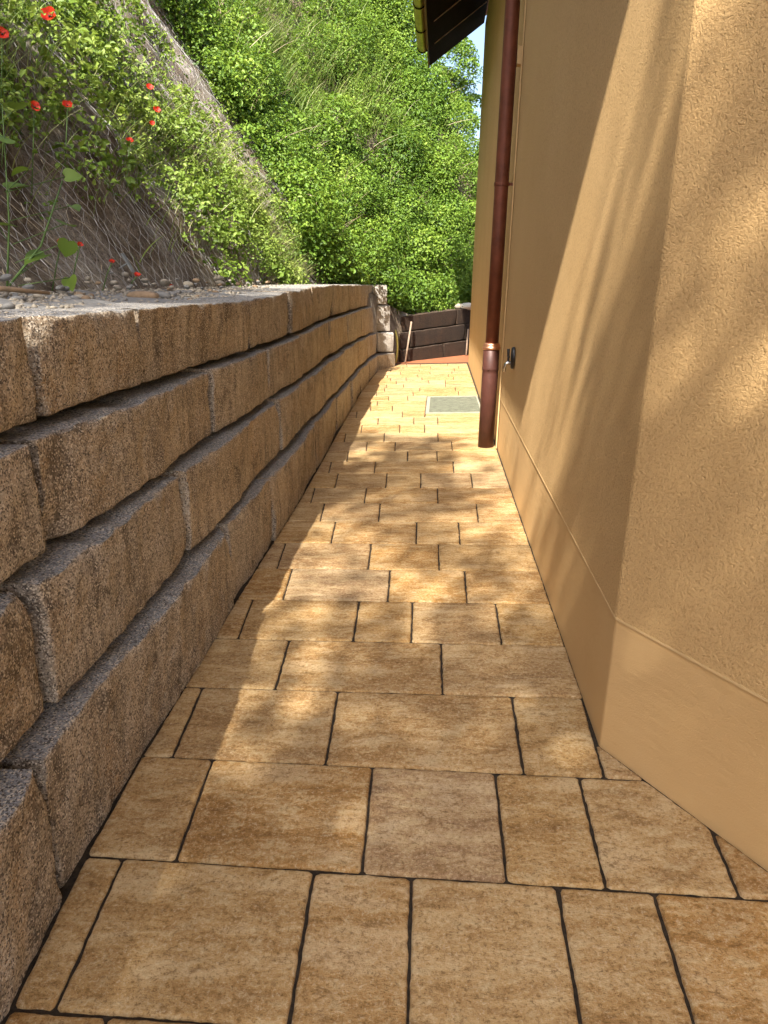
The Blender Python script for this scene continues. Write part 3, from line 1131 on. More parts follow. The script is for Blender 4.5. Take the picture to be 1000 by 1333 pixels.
# weeds on the netted bank: patches (y, height above the toe, radius, count)
patch = [(6.9, 1.85, 0.42, 9), (6.2, 1.55, 0.35, 6), (7.0, 1.25, 0.36, 8), (7.6, 1.0, 0.42, 10), (8.2, 1.15, 0.45, 11), (7.3, 0.62, 0.38, 9), (7.9, 0.5, 0.42, 11), (8.7, 0.42, 0.40, 9),
         (9.4, 0.7, 0.36, 7), (10.3, 0.75, 0.35, 6), (5.8, 1.4, 0.25, 4), (5.0, 1.75, 0.35, 5), (4.6, 1.25, 0.33, 6), (4.1, 0.85, 0.28, 5), (5.6, 1.95, 0.4, 6), (8.0, 1.8, 0.4, 8), (8.8, 1.95, 0.5, 8),
         (6.6, 2.4, 0.45, 7), (7.6, 2.6, 0.5, 7), (9.4, 2.7, 0.5, 7), (3.55, 0.95, 0.24, 4), (6.5, 0.75, 0.28, 4), (9.0, 0.15, 0.3, 6), (10.2, 0.15, 0.3, 6), (4.8, 2.2, 0.4, 10), (5.6, 2.6, 0.45, 10), (4.2, 1.7, 0.35, 8), (6.4, 2.0, 0.4, 9), (5.4, 1.5, 0.3, 6), (6.7, 1.5, 0.4, 9), (7.5, 1.6, 0.4, 9), (8.6, 1.4, 0.4, 8),
         (7.8, 0.8, 0.45, 10), (8.4, 0.5, 0.4, 9), (9.4, 0.4, 0.4, 8), (6.6, 1.0, 0.3, 6), (4.4, 1.0, 0.3, 8), (3.7, 1.3, 0.3, 8), (5.0, 1.1, 0.3, 7), (6.9, 0.35, 0.3, 7), (6.0, 2.9, 0.5, 10), (7.2, 2.2, 0.4, 9), (9.6, 1.6, 0.4, 7)]
pc, pr, pt_ = [], [], []
for (y, h, r, n) in patch:
    for k in range(n):
        y2 = y + random.gauss(0, r)
        h2 = max(0.05, h + random.gauss(0, r * 0.9))
        q = bank_pt([s_of_y(y2)], [h2 / 1.73])[0]
        rad = random.uniform(0.08, 0.22)
        q = q + bank_normal([s_of_y(y2)])[0] * rad * 0.5
        pc.append(q)
        pr.append(rad)
        pt_.append(min(0.95, max(0.1, 0.55 + 0.2 * random.gauss(0, 1))))
pr = np.array(pr)
c_, n_, L_, t_ = mounds(pc, pr, (1, 1, 0.9), (0.5, -0.6, 0.5), np.maximum(22, (pr / 0.2) ** 2 * 90).astype(int), (0.03, 0.075), pt_)
tag(leaf_object('bank_weeds', c_, n_, L_, t_, M['leaf_weed'], 0.6), 'patches of leafy weeds growing through the wire netting', 'weeds', kind='stuff')

# grass: green tufts, pale seed stalks, dry straw on the bank
gs, gt, gl, gw, gti = [], [], [], [], []


def tuft(y, h, n, spread, lr, tint):
    for k in range(n):
        y2, h2 = y + random.gauss(0, spread), max(0.02, h + random.gauss(0, spread))
        gs.append(y2)
        gt.append(h2 / 1.73)
        gl.append(random.uniform(*lr))
        gw.append(random.uniform(0.004, 0.009))
        gti.append(min(1, max(0, tint + random.gauss(0, 0.18))))


for (y, h, n, sp, lr, ti) in [(8.6, 0.9, 420, 0.45, (0.25, 0.6), 0.6), (9.2, 0.6, 300, 0.4, (0.25, 0.5), 0.7), (7.2, 1.3, 220, 0.35, (0.2, 0.5), 0.5), (4.3, 1.6, 260, 0.35, (0.25, 0.55), 0.45),
                              (3.9, 1.2, 180, 0.3, (0.25, 0.5), 0.4), (6.0, 1.0, 120, 0.3, (0.15, 0.4), 0.55), (5.3, 0.7, 60, 0.3, (0.15, 0.3), 0.5), (9.8, 0.3, 200, 0.5, (0.2, 0.45), 0.8)]:
    tuft(y, h, n, sp, lr, ti)
for k in range(11):                         # taller grass in the dense growth
    tuft(random.uniform(14.2, 16.8), random.uniform(3.6, 6.6), 150, 0.5, (0.3, 0.75), random.uniform(0.3, 0.65))
gs = s_of_y(np.array(gs))
gbp = bank_pt(gs, np.array(gt))
hi = np.array(gti)
gdir = unit(bank_normal(gs) * 0.35 + np.array((0, 0, 0.9)) + rng.standard_normal((len(gs), 3)) * 0.22)
far = gbp[:, 1] > 11.5
gw = np.array(gw) * np.where(far, 1.6, 1.0)
gbp = gbp + bank_normal(gs) * np.where(far, 0.55, 0.0)[:, None]
tag(blades('bank_grass', gbp, gdir, np.array(gl), gw, hi, M['grass']), 'long pale green grass growing on the bank', 'grass', kind='stuff')
n = 3600
ys_ = rng.uniform(1.5, 12.3, n)
hs = rng.uniform(0.0, 4.2, n)
k_ = vnoise(np.column_stack([ys_, hs, hs * 0]), 1.1, 6) > -0.25
ys_, hs = ys_[k_], hs[k_]
sb = s_of_y(ys_)
bb = bank_pt(sb, hs / 1.73) + bank_normal(sb) * 0.012
dd = unit(np.column_stack([np.full(len(sb), 0.5), rng.standard_normal(len(sb)) * 0.3, np.full(len(sb), -0.86)]) + rng.standard_normal((len(sb), 3)) * 0.18)
tag(blades('dry_straw', bb, dd, rng.uniform(0.1, 0.34, len(sb)), rng.uniform(0.002, 0.005, len(sb)), rng.random(len(sb)), M['straw'], 2, 0.05),
    'dry straw lying down the slope under the netting', 'straw', kind='stuff')

n = 600
ss_ = rng.uniform(s_of_y(11.8), s_of_y(19.5), n)
tt_ = rng.uniform(0.1, 4.2, n)
sb2 = bank_pt(ss_, tt_) + bank_normal(ss_) * rng.uniform(0.15, 0.5, n)[:, None]
sd2 = unit(bank_normal(ss_) * 0.5 + np.array((0, 0, 0.8)) + rng.standard_normal((n, 3)) * 0.4)
tag(blades('woody_stems', sb2, sd2, rng.uniform(0.25, 0.8, n), rng.uniform(0.006, 0.014, n), rng.random(n) * 0.8, M['straw'], 3, 0.3),
    'thin dry stems sticking out of the green slope', 'stems', kind='stuff')

# ------------------------------------------------------------------ trees


def tree(name, loc, h_trunk, height, crown_r, n_limb, n_cl, leaf_n, Lr, label, mat, tint0, cl_r=0.45, lean=(0, 0), dens=None, seed=3):
    rr_ = np.random.default_rng(seed)
    root = empty(name, loc)
    tag(root, label, 'tree')
    mb = MB()
    top = Vector((lean[0], lean[1], height * 0.8))
    tr = [Vector((0, 0, -0.5)), Vector((lean[0] * .1, lean[1] * .1, h_trunk * 0.5)), Vector((lean[0] * .35, lean[1] * .35, h_trunk)), Vector((lean[0] * .7, lean[1] * .7, height * 0.55)), top]
    r0 = height * 0.018
    mb.tube(tr, [r0 * 1.3, r0, r0 * 0.8, r0 * 0.5, r0 * 0.15], 9)
    cc = Vector((lean[0] * .8, lean[1] * .8, (h_trunk + height) * 0.5))
    ch = (height - h_trunk) * 0.5
    tips = []
    for k in range(n_cl):
        d = unit(rr_.standard_normal(3))
        q = rr_.random() ** 0.45
        p = Vector((cc.x + d[0] * crown_r * q, cc.y + d[1] * crown_r * q, cc.z + d[2] * ch * q))
        if dens is not None and rr_.random() > dens(d[2] * q):
            continue
        tips.append(p)
    for k in range(n_limb):
        p = tips[int(rr_.random() * len(tips))]
        f = 0.35 + 0.5 * rr_.random()
        b = tr[2].lerp(top, f * 0.8)
        mid = b.lerp(p, 0.5) + Vector((0, 0, 0.15 * (p - b).length))
        mb.tube([b, mid, p], [r0 * 0.38, r0 * 0.22, r0 * 0.06], 6)
    mb.build('trunk', M['bark'], root, True)
    mc = np.array([t[:] for t in tips])
    mr = rr_.uniform(cl_r * 0.6, cl_r * 1.25, len(mc))
    tcs = np.clip(tint0 + 0.15 * rr_.standard_normal(len(mc)), 0, 1)
    c, n, L, ti = mounds(mc, mr, (1, 1, 0.75), (0, 0, 1), np.full(len(mc), leaf_n), Lr, tcs, rr_)
    leaf_object('crown', c, n, L, ti, mat, 0.55, root)
    return root


def on_bank(y, t):
    q = bank_pt([s_of_y(y)], [t])[0]
    return (float(q[0]), float(q[1]), float(q[2]))


tree('leafy_tree', on_bank(18.0, 5.2), 0.6, 5.0, 2.3, 14, 110, 170, (0.07, 0.14), 'dark green leafy tree at the top edge above the slope', M['leaf_tree'], 0.4, 0.5, seed=11)
tree('slender_tree', on_bank(19.3, 3.2), 0.5, 3.1, 0.85, 12, 60, 130, (0.06, 0.12), 'feathery green tree beside the house, sky showing through', M['leaf_lush'], 0.45, 0.33, seed=12)
tree('bushy_tree', on_bank(20.2, 2.4), 0.3, 2.0, 1.0, 10, 60, 150, (0.06, 0.12), 'dark bushy tree mostly hidden behind the house corner', M['leaf_tree'], 0.35, 0.36, seed=13)
# tall tree on the bank behind the viewer: its shade lies over the path and the near wall
tree('shade_tree', (-2.9, -7.9, 2.6), 6.1, 10.7, 2.45, 30, 330, 50, (0.09, 0.16), 'tall broadleaf tree on the bank behind the viewpoint', M['leaf_tree'], 0.5, 0.46, lean=(0.5, 0.2), dens=lambda z: min(1, max(0.3, 0.95 - 0.6 * z)), seed=21)
tree('added_shade_tree', (-4.2, -5.0, 4.6), 6.6, 10.2, 1.75, 18, 140, 40, (0.10, 0.17), 'smaller unseen tree added behind the viewpoint to shade the path', M['leaf_tree'], 0.5, 0.38, seed=33)  # second tree, out of view, added to dapple the left of the path

# ------------------------------------------------------------------ house
house = empty('house', (XW, 8.0, 0.0))
tag(house, 'ochre rendered house wall along the right side of the path', 'house')
HL = Vector(house.location)


def foot_house(ins):
    """plan outline with the rounded arris at the near corner, inset by ins"""
    x = XW + ins
    c = (HC[0] + ins * 1.0, HC[1] + ins * 0.3)
    r = 0.02
    arc = [(x, c[1] + r * 0.3), (x + ND[0] * r * 0.3, c[1] + ND[1] * r * 0.3)]
    far = 5.2
    p = [(XW + ins + 0.03, YF - ins)] + arc + [(c[0] + ND[0] * far, c[1] + ND[1] * far), (9.0, c[1] + ND[1] * far), (9.0, YF - ins)]
    return p


def prism(mb, poly, z0, z1):
    n = len(poly)
    vs = [(x, y, z0) for x, y in poly] + [(x, y, z1) for x, y in poly]
    fs = [(k, (k + 1) % n, (k + 1) % n + n, k + n) for k in range(n)]
    fs += [tuple(range(n))[::-1], tuple(range(n, 2 * n))]
    mb.add([(x - HL.x, y - HL.y, z) for x, y, z in vs], fs)


mb = MB()
prism(mb, foot_house(0.0), 0.505, 6.05)
mb.build('wall', M['stucco'], house)
mb = MB()
prism(mb, foot_house(0.004), -0.35, 0.5)
mb.build('plinth', M['plinth'], house)
mb = MB()
prism(mb, foot_house(-0.0012), 0.4985, 0.5065)
mb.build('plinth_bead', M['trim'], house)
# movement joint beads beside the downpipe
for y in (6.62,):
    mb = MB()
    mb.box(-0.006, 0.004, y - HL.y - 0.012, y - HL.y + 0.012, 0.03, 6.0)
    mb.build('joint_bead', M['trim'], house)
mb = MB()
mb.box(-0.012, 0.004, 8.6 - HL.y - 0.01, 8.6 - HL.y + 0.01, 0.03, 6.0)
mb.build('joint_bead', M['trim'], house)
mb = MB()
mb.box(-0.035, 0.004, 6.655 - HL.y, 6.745 - HL.y, 3.27, 3.40)
mb.build('junction_box', M['trim'], house)

# roof over the path
PITCHR = 0.70
XE, ZE = -0.365, 5.44
Y0R, Y1R = 0.96, 14.93            # the eave turns at y = Y0R and follows the near wall
HIP = (0.9600, 0.2802)             # plan direction of the hip from the eave corner


def zs(x):
    return ZE + PITCHR * (x - XE)


def slab(mb, pts, lo, hi):
    """closed sheet between two offsets of a sloped polygon (x, y, z)"""
    n = len(pts)
    vs = [(x - HL.x, y - HL.y, z + lo) for x, y, z in pts] + [(x - HL.x, y - HL.y, z + hi) for x, y, z in pts]
    fs = [(k, (k + 1) % n, (k + 1) % n + n, k + n) for k in range(n)] + [tuple(range(n))[::-1], tuple(range(n, 2 * n))]
    mb.add(vs, fs)


roof = empty('roof')
roof.parent = house
xr = 4.6
hl = (xr - XE) / HIP[0]
hipe = (xr, Y0R + HIP[1] * hl, zs(xr))
NE = 6.0
nearc = (XE + ND[0] * NE, Y0R + ND[1] * NE, ZE)
neari = (nearc[0] - NN[0] * (xr - XE), nearc[1] - NN[1] * (xr - XE), zs(xr))
mb = MB()
slab(mb, [(XE, Y1R, ZE), (XE, Y0R, ZE), hipe, (xr, Y1R, zs(xr))], 0.10, 0.22)
slab(mb, [(XE, Y0R, ZE), nearc, neari, hipe], 0.101, 0.221)
slab(mb, [(xr, Y1R, zs(xr)), hipe, (9.6, hipe[1], ZE), (9.6, Y1R, ZE)], 0.099, 0.219)
mb.build('roof_covering', M['rooftile'], roof)
xi = XW + 0.02
YB = Y0R + HIP[1] / HIP[0] * (xi - XE)
nb_ = 13
bw = (Y1R - YB) / nb_
for k in range(nb_):
    y1, y0 = Y1R - k * bw, Y1R - (k + 1) * bw
    mb = MB()
    last = k == nb_ - 1
    slab(mb, [(XE, y1 - 0.004, ZE), (XE, Y0R + 0.004 if last else y0 + 0.004, ZE), (xi, y0 + 0.004, zs(xi)), (xi, y1 - 0.004, zs(xi))], 0.0, 0.098)
    mb.build('soffit_board', M['wood'], roof)
    if k:
        mb = MB()
        slab(mb, [(XE + 0.10, y1 + 0.010, zs(XE + 0.10)), (XE + 0.10, y1 - 0.010, zs(XE + 0.10)), (xi - 0.02, y1 - 0.010, zs(xi - 0.02)), (xi - 0.02, y1 + 0.010, zs(xi - 0.02))], -0.012, 0.0)
        mb.build('cover_strip', M['wood_edge'], roof)
ov = (xi - XE)
nin = (nearc[0] - NN[0] * 1.5, nearc[1] - NN[1] * 1.5, zs(XE + 1.5))
mb = MB()
slab(mb, [(XE + 0.003, Y0R - 0.002, ZE), nearc, nin, (XE + HIP[0] * 1.5625, Y0R + HIP[1] * 1.5625 - 0.003, zs(XE + 1.5))], 0.002, 0.097)
mb.build('soffit_board', M['wood'], roof)
mb = MB()
mb.box(XE - 0.025 - HL.x, XE - 0.001 - HL.x, Y0R - HL.y, Y1R - HL.y, ZE - 0.03, ZE + 0.24)
mb.build('fascia', M['fascia'], roof)
mb = MB()
e0, e1 = (XE + NN[0] * 0.001, Y0R + NN[1] * 0.001), (XE + NN[0] * 0.025, Y0R + NN[1] * 0.025)
pp = [e0, e1, (e1[0] + ND[0] * NE, e1[1] + ND[1] * NE), (e0[0] + ND[0] * NE, e0[1] + ND[1] * NE)]
mb.hexa([(x - HL.x, y - HL.y, ZE - 0.03) for x, y in pp] + [(x - HL.x, y - HL.y, ZE + 0.24) for x, y in pp])
mb.build('fascia', M['fascia'], roof)

# half-round gutter with brackets, turning with the eave
gcx, gcz, gr_ = XE - 0.125, 5.66, 0.09
ng = 14
GY1 = 14.62
gc_y = Y0R - 0.125 * HIP[1] / HIP[0]
path = [((gcx, GY1), (-1.0, 0.0), 1.0), ((gcx, gc_y), (-HIP[0], -HIP[1]), 1.0 / 0.96), ((gcx + ND[0] * NE, gc_y + ND[1] * NE), NN, 1.0)]
mb = MB()
vs, fs = [], []
m = ng + 1
for (c2, o2, sc2) in path:
    for rad in (gr_, gr_ - 0.004):
        for k in range(m):
            a = math.pi * k / ng
            dd_ = rad * math.cos(a) * sc2
            vs.append((c2[0] + o2[0] * dd_ - HL.x, c2[1] + o2[1] * dd_ - HL.y, gcz - rad * math.sin(a)))
for q in range(2):
    o_, p_ = q * 2 * m, (q + 1) * 2 * m
    for k in range(ng):
        fs.append((o_ + k, o_ + k + 1, p_ + k + 1, p_ + k))
        fs.append((o_ + m + k + 1, o_ + m + k, p_ + m + k, p_ + m + k + 1))
    fs += [(o_, p_, p_ + m, o_ + m), (o_ + m - 1, o_ + 2 * m - 1, p_ + 2 * m - 1, p_ + m - 1)]
fs.append(tuple(range(m))[::-1])
fs.append(tuple(range(4 * m, 5 * m)))
mb.add(vs, fs)
gutter = mb.build('gutter', M['gutter'], house)
mb = MB()
mb.tube([(c2[0] + o2[0] * gr_ * sc2 - HL.x, c2[1] + o2[1] * gr_ * sc2 - HL.y, gcz) for (c2, o2, sc2) in path], 0.009, 8)
mb.build('rolled_edge', M['gutter'], gutter, True)
for k in range(nb_):
    y = Y1R - 0.33 - k * bw
    mb = MB()
    pts = [(gcx + (gr_ + 0.004) * math.cos(a) - HL.x, y - HL.y, gcz + (gr_ + 0.004) * math.sin(a)) for a in [math.pi + math.pi * q / 12 for q in range(13)]]
    mb.tube(pts, 0.011, 6)
    mb.build('bracket', M['wood'], gutter, True)

# downpipe
PX, PY = 0.50, 6.72
pz = gz(PX)
dp = empty('downpipe', (PX - HL.x, PY - HL.y, pz))
dp.parent = house
mb = MB()
mb.tube([(0, 0, 0.93), (0, 0, 2.0), (0, 0, 3.2), (0, 0, 4.35), (-0.02, 0, 4.47), (-0.30, 0, 4.95), (gcx - PX + 0.04, 0, 5.32), (gcx - PX, 0, 5.42), (gcx - PX, 0, 5.58)], 0.061, 20)
mb.build('copper_pipe', M['copper'], dp, True)
mb = MB()
mb.lathe([(0.055, -0.01), (0.076, -0.01), (0.076, 0.70), (0.0745, 0.71), (0.0745, 0.735), (0.079, 0.745), (0.079, 0.765), (0.0765, 0.775), (0.0765, 0.925), (0.07, 0.93), (0.05, 0.93)], 0, 0, 28)
sp_ = mb.build('standpipe', M['standpipe'], dp, True)
for k in (-0.9, -0.3):
    mb = MB()
    bx_, by_ = 0.078 * math.sin(k) * 1.0, -0.078 * math.cos(k)
    mb.tube([(bx_ * 0.95, by_ * 0.95, 0.755), (bx_ * 1.14, by_ * 1.14, 0.755)], 0.006, 6)
    mb.build('screw', M['standpipe'], sp_)
mb = MB()
mb.lathe([(0.060, 0.930), (0.081, 0.932), (0.086, 0.944), (0.082, 0.958), (0.075, 0.966), (0.078, 0.978), (0.070, 0.990), (0.0605, 0.994)], 0, 0, 28)
mb.build('collar', M['copper_bright'], dp, True)
for z in (2.35, 4.2):
    mb = MB()
    mb.lathe([(0.060, z - 0.015), (0.067, z - 0.015), (0.067, z + 0.015), (0.060, z + 0.015)], 0, 0, 24)
    mb.box(0.06, 0.1, -0.012, 0.012, z - 0.012, z + 0.012)
    mb.build('pipe_clamp', M['copper'], dp)

# wall tap with its black rosette
tap = empty('wall_tap', (XW, 5.62, 0.95))
tag(tap, 'small black wall tap with silver spout on the ochre wall', 'tap')
mb = MB()
prof = []
vs, fs = [], []
nn_ = 24
for x, sc in ((0.003, 1.0), (-0.014, 1.0), (-0.022, 0.88), (-0.024, 0.0)):
    for k in range(nn_):
        a = 2 * math.pi * k / nn_
        vs.append((x, 0.050 * sc * math.cos(a), 0.03 + 0.085 * sc * math.sin(a)))
for r_ in range(3):
    for k in range(nn_):
        a, b = r_ * nn_ + k, r_ * nn_ + (k + 1) % nn_
        fs.append((a, b, b + nn_, a + nn_))
mb.add(vs, fs)
mb.build('rosette', M['black'], tap, True)
mb = MB()
mb.tube([(0.0, 0, -0.01), (-0.045, 0, -0.01), (-0.06, 0, -0.02), (-0.066, 0, -0.045), (-0.066, 0, -0.075)], [0.016, 0.016, 0.015, 0.012, 0.011], 12)
mb.build('spout', M['chrome'], tap, True)
mb = MB()
mb.tube([(-0.04, 0, -0.01), (-0.042, 0, 0.03)], 0.009, 10)
mb.tube([(-0.042, -0.03, 0.04), (-0.042, 0.03, 0.04)], 0.010, 10)
mb.tube([(-0.042, 0, 0.03), (-0.046, 0, 0.10)], [0.009, 0.012], 10)
mb.build('handle', M['black'], tap, True)

# light well grating
gx0, gx1, gy0, gy1 = GRATE
gr = empty('light_well_grating', (gx0, gy0, 0))
tag(gr, 'rectangular metal light well grating set in the paving by the wall', 'grating')


def gbx(mb, x0, x1, y0, y1, h0, h1):
    p = [(x0, y0), (x1, y0), (x1, y1), (x0, y1)]
    mb.hexa([(x - gx0, y - gy0, gz(x) + h0) for x, y in p] + [(x - gx0, y - gy0, gz(x) + h1) for x, y in p])


fwid = 0.045
mb = MB()
gbx(mb, gx0, gx1, gy0, gy0 + fwid, -0.04, 0.004)
gbx(mb, gx0, gx1, gy1 - fwid, gy1, -0.04, 0.004)
gbx(mb, gx0, gx0 + fwid, gy0 + fwid, gy1 - fwid, -0.04, 0.0042)
gbx(mb, gx1 - 0.02, gx1, gy0 + fwid, gy1 - fwid, -0.04, 0.0042)
mb.build('frame', M['grate_edge'], gr)
mb = MB()
x = gx0 + fwid + 0.004
while x < gx1 - 0.024:
    gbx(mb, x, x + 0.005, gy0 + fwid, gy1 - fwid, -0.03, 0.0)
    x += 0.016
y = gy0 + fwid + 0.01
while y < gy1 - fwid:
    gbx(mb, gx0 + fwid, gx1 - 0.02, y, y + 0.005, -0.014, -0.001)
    y += 0.03
tag(mb.build('grating_bars', M['grate'], gr), kind='stuff')
mb = MB()
gbx(mb, gx0 + fwid, gx1 - 0.02, gy0 + fwid, gy1 - fwid, -0.021, -0.0205)
mb.build('grating_tray', M['pit'], gr)

# ------------------------------------------------------------------ things at the far end
mb = MB()
mb.tube([(-0.935, 15.06, 0.66), (-0.905, 15.0, 0.60), (-0.875, 14.96, 0.46), (-0.862, 14.95, 0.30), (-0.868, 14.95, 0.14), (-0.888, 14.95, gz(-0.88) + 0.012), (-0.98, 15.0, gz(-0.98) + 0.012)], 0.021, 10)
tag(mb.build('garden_hose', M['hose'], None, True), 'pale yellow hose hanging down beside the end of the granite wall', 'hose')
mb = MB()
mb.tube([(-0.69, 14.98, gz(-0.69)), (-0.59, 15.22, 0.80)], 0.02, 8)
tag(mb.build('leaning_pole', M['pole'], None, True), 'thin rusty pole leaning on the dark wall near the hose', 'pole')
mb = MB()
mb.tube([(0.645, 16.3, gz(0.645)), (0.672, 16.5, 0.60)], 0.02, 8)
tag(mb.build('leaning_pole', M['pole'], None, True), 'thin pole leaning on the dark wall near the house corner', 'pole')


def rock(name, loc, size, mat, label, seed, rot=0.0):
    v = IV * np.array(size) * (1 + 0.22 * fnoise(IV, 1.1, seed, 2)[:, None])
    o = link_obj(name, mesh_np(name, v, tris=IF, mat=mat, smooth=False))
    o.location = loc
    o.rotation_euler = (0, 0, rot)
    return tag(o, label, 'rock')


rock('white_rock', (0.66, 16.72, 1.10), (0.26, 0.14, 0.085), M['rock_white'], 'flat white rock lying on the far dark wall', 5, 0.6)
rock('tan_rock', (0.42, 16.62, 1.09), (0.09, 0.08, 0.07), M['pebble_a'], 'small tan rock on the far dark wall left of the white rock', 6)
rock('flat_stone', (-1.58, 3.75, gravel_z(-1.58, 3.75) + 0.02), (0.085, 0.055, 0.026), M['pebble_c'], 'flat brown stone lying on the edge of the granite wall top', 8, 0.4)
mb = MB()
mb.tube([(-1.84, 2.62, 1.475), (-1.74, 2.78, 1.470), (-1.62, 2.90, 1.455)], [0.010, 0.011, 0.007], 7)
tag(mb.build('dry_stick', M['pebble_c'], None, True), 'short yellowish dry stick among the pebbles at left', 'stick')

# soil anchors pinning the netting


def anchor(y, h, ln, label, wd=0.03):
    q = bank_pt([s_of_y(y)], [h / 1.73])[0]
    nb = bank_normal([s_of_y(y)])[0]
    root = empty('soil_anchor', tuple(q))
    tag(root, label, 'anchor', 'steel anchors pinning the netting')
    mb = MB()
    e = nb * 0.06
    mb.tube([tuple(nb * -0.05), tuple(nb * (0.10 if ln > 0.2 else 0.065))], 0.014 if ln > 0.2 else 0.006, 8)
    mb.build('rod', M['zinc'], root, True)
    mb = MB()
    d = np.array((0.5, -0.05, -0.86)) * ln * 0.5
    sd_ = np.array((0.0, 1.0, 0.0)) * wd
    pp = [e - d - sd_, e - d + sd_, e + d + sd_, e + d - sd_]
    mb.hexa([tuple(p) for p in pp] + [tuple(p + nb * 0.008) for p in pp])
    mb.build('plate', M['zinc'], root)


anchor(8.35, 3.0, 0.22, 'pale steel anchor near the top edge of the netted bank')
anchor(7.15, 1.85, 0.34, 'long grey steel anchor plate in the middle of the weeds')
anchor(4.55, 0.16, 0.13, 'short grey steel anchor low down behind the wall top', 0.02)

# ------------------------------------------------------------------ poppies
POP = [((-2.515, 4.921, 3.083), 0.055, 'largest red poppy near the top left edge of the bank'),
       ((-2.296, 3.974, 2.704), 0.036, 'red poppy cut by the left edge of the picture'),
       ((-2.214, 4.049, 2.389), 0.033, 'red poppy left of a close pair on the left bank'),
       ((-2.282, 4.556, 2.507), 0.034, 'red poppy right of a close pair on the left bank'),
       ((-2.256, 5.365, 2.462), 0.030, 'red poppy alone amid green weeds in mid bank'),
       ((-2.655, 6.854, 3.153), 0.038, 'topmost of three small poppies above the green weeds'),
       ((-2.527, 6.642, 2.931), 0.036, 'middle of three small poppies above the green weeds'),
       ((-2.494, 6.425, 2.786), 0.026, 'lowest and palest of three small poppies above the weeds'),
       ((-1.908, 3.584, 1.686), 0.022, 'tiny poppy low at left against the bare netted bank'),
       ((-1.907, 3.771, 1.686), 0.017, 'tiny poppy just right of another against the bare netting'),
       ((-1.895, 4.105, 1.613), 0.018, 'tiny poppy low on the netting left of the steel anchor'),
       ((-1.874, 4.392, 1.542), 0.024, 'small poppy just above the pebbles beside the steel anchor'),
       ((-1.844, 4.858, 1.475), 0.022, 'lowest poppy lying on the pebbles at the wall top')]
prng = np.random.default_rng(5)
for (c, r, lab) in POP:
    r *= 0.85
    c = np.array(c)
    hgt = min(0.38, max(0.05, (c[2] - 1.46) * 0.8))
    root = empty('poppy', (c[0] - 0.05, c[1], c[2] - hgt))
    tag(root, lab, 'flower', 'red poppies on the bank')
    mb = MB()
    mb.tube([(-0.03, 0, -0.05), (0.01, 0.01, hgt * 0.5), (0.05, 0, hgt)], 0.0035, 5)
    mb.build('stem', M['stem'], root, True)
    face = unit(np.array((0.35, -0.7, 0.55)) + prng.standard_normal(3) * 0.25)
    u = unit(np.cross(face, (0, 0, 1.0)))
    v = np.cross(u, face)
    V, Q, T = [], [], []
    for k in range(4):
        a0 = k * math.pi / 2 + prng.random() * 0.3
        b = len(V)
        for i in range(4):
            for j in range(5):
                rr2 = r * (0.08 + 0.92 * i / 3) * (1 + 0.08 * prng.standard_normal())
                aa = a0 + (j - 2) / 2 * 0.95 * (0.6 + 0.4 * i / 3)
                h = r * (0.55 * (i / 3) ** 1.6 + 0.07 * prng.standard_normal() + (0.06 if k % 2 else 0))
                V.append(u * rr2 * math.cos(aa) + v * rr2 * math.sin(aa) + face * h)
                T.append(float(np.clip(0.35 + 0.25 * i / 3 + 0.12 * prng.standard_normal(), 0, 1)))
        for i in range(3):
            for j in range(4):
                q = b + i * 5 + j
                Q.append((q, q + 1, q + 6, q + 5))
    V = np.array(V) + np.array((0.05, 0, hgt))
    link_obj('petals', mesh_np('petals', V, Q, mat=M['poppy'], smooth=True, attrs={'tint': T}), root)
    cv = IV1 * r * 0.2 + np.array((0.05, 0, hgt)) + face * r * 0.15
    link_obj('seed_head', mesh_np('seed_head', cv, tris=IF1, mat=M['black']), root)

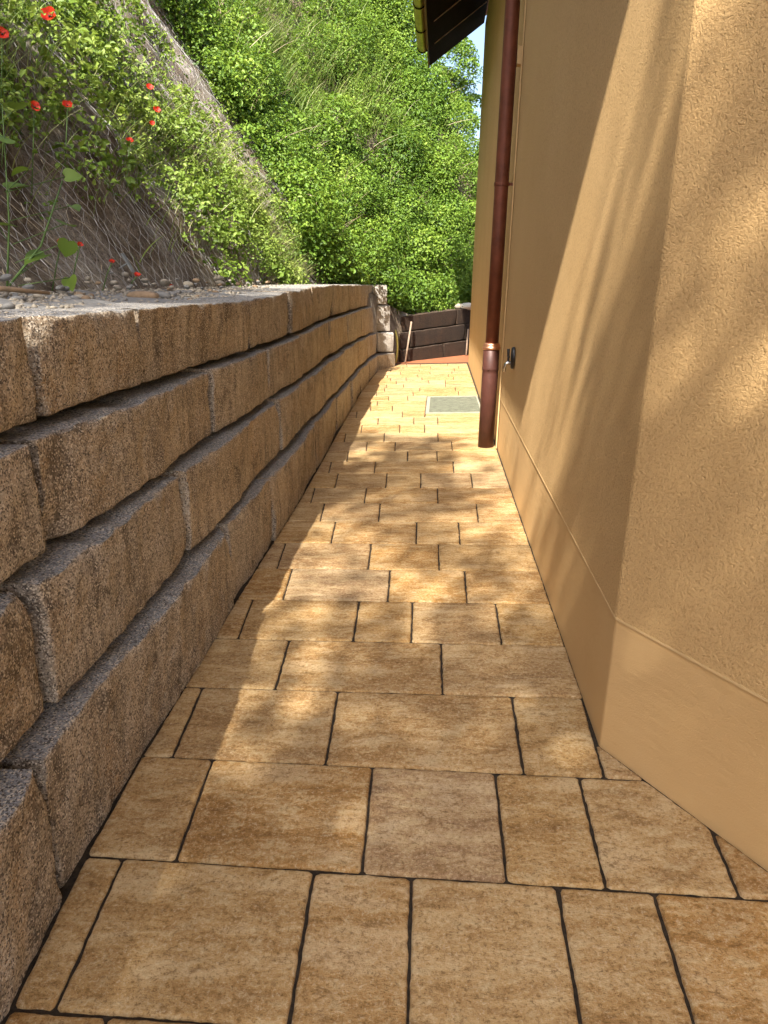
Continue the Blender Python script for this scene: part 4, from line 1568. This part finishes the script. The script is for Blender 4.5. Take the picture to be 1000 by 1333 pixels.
# broad-leaved plant at the left edge above the pebbles
bl = empty('broad_leaved_plant', (-2.0, 3.2, 1.46))
tag(bl, 'broad leaved green plant at the left edge above the pebbles', 'plant')
LV = [((0.20, 0.22, 0.30), 0.085), ((0.03, 0.10, 0.44), 0.10), ((0.12, 0.12, 0.52), 0.085), ((0.18, 0.33, 0.52), 0.075), ((0.13, 0.15, 0.16), 0.11), ((0.20, 0.22, 0.06), 0.07),
      ((-0.02, 0.05, 0.28), 0.08), ((0.06, 0.05, 0.62), 0.075), ((0.28, 0.10, 0.22), 0.075), ((-0.05, 0.02, 0.72), 0.08), ((0.05, 0.2, 0.78), 0.07), ((0.16, 0.40, 0.40), 0.06)]
mb = MB()
mb.tube([(0, 0, -0.05), (0.03, 0.06, 0.3), (0.05, 0.1, 0.78)], [0.005, 0.004, 0.002], 6)
mb.tube([(0.01, 0.02, 0.02), (0.12, 0.14, 0.2), (0.18, 0.30, 0.5)], [0.006, 0.005, 0.003], 6)
for (p, s) in LV:
    mb.tube([(0.03, 0.06, max(0.02, p[2] - 0.1)), p], 0.002, 5)
mb.build('stem', M['stem'], bl, True)
for (p, s) in LV:
    face = unit(np.array((0.35, -0.45, 0.8)) + prng.standard_normal(3) * 0.35)
    u = unit(np.cross(face, unit(prng.standard_normal(3))))
    v = np.cross(face, u)
    V, Q = [], []
    prof = [(0.0, 0.0), (-0.12, 0.28), (0.0, 0.52), (0.25, 0.60), (0.55, 0.50), (0.82, 0.26), (1.05, 0.0)]
    for (a, w) in prof:
        for sgn in (-1, 0, 1):
            V.append(np.array(p) + u * a * s * (1 if sgn or a >= 0 else 0) + v * w * s * sgn + face * (abs(sgn) * w * 0.25 - 0.12 * a * a) * s)
    for i in range(len(prof) - 1):
        for j in range(2):
            q = i * 3 + j
            Q.append((q, q + 1, q + 4, q + 3))
    tt = float(np.clip(0.28 + 0.18 * prng.standard_normal(), 0, 1))
    link_obj('leaf', mesh_np('leaf', np.array(V), Q, mat=M['leaf_weed'], smooth=True, attrs={'tint': np.full(len(V), tt)}), bl)
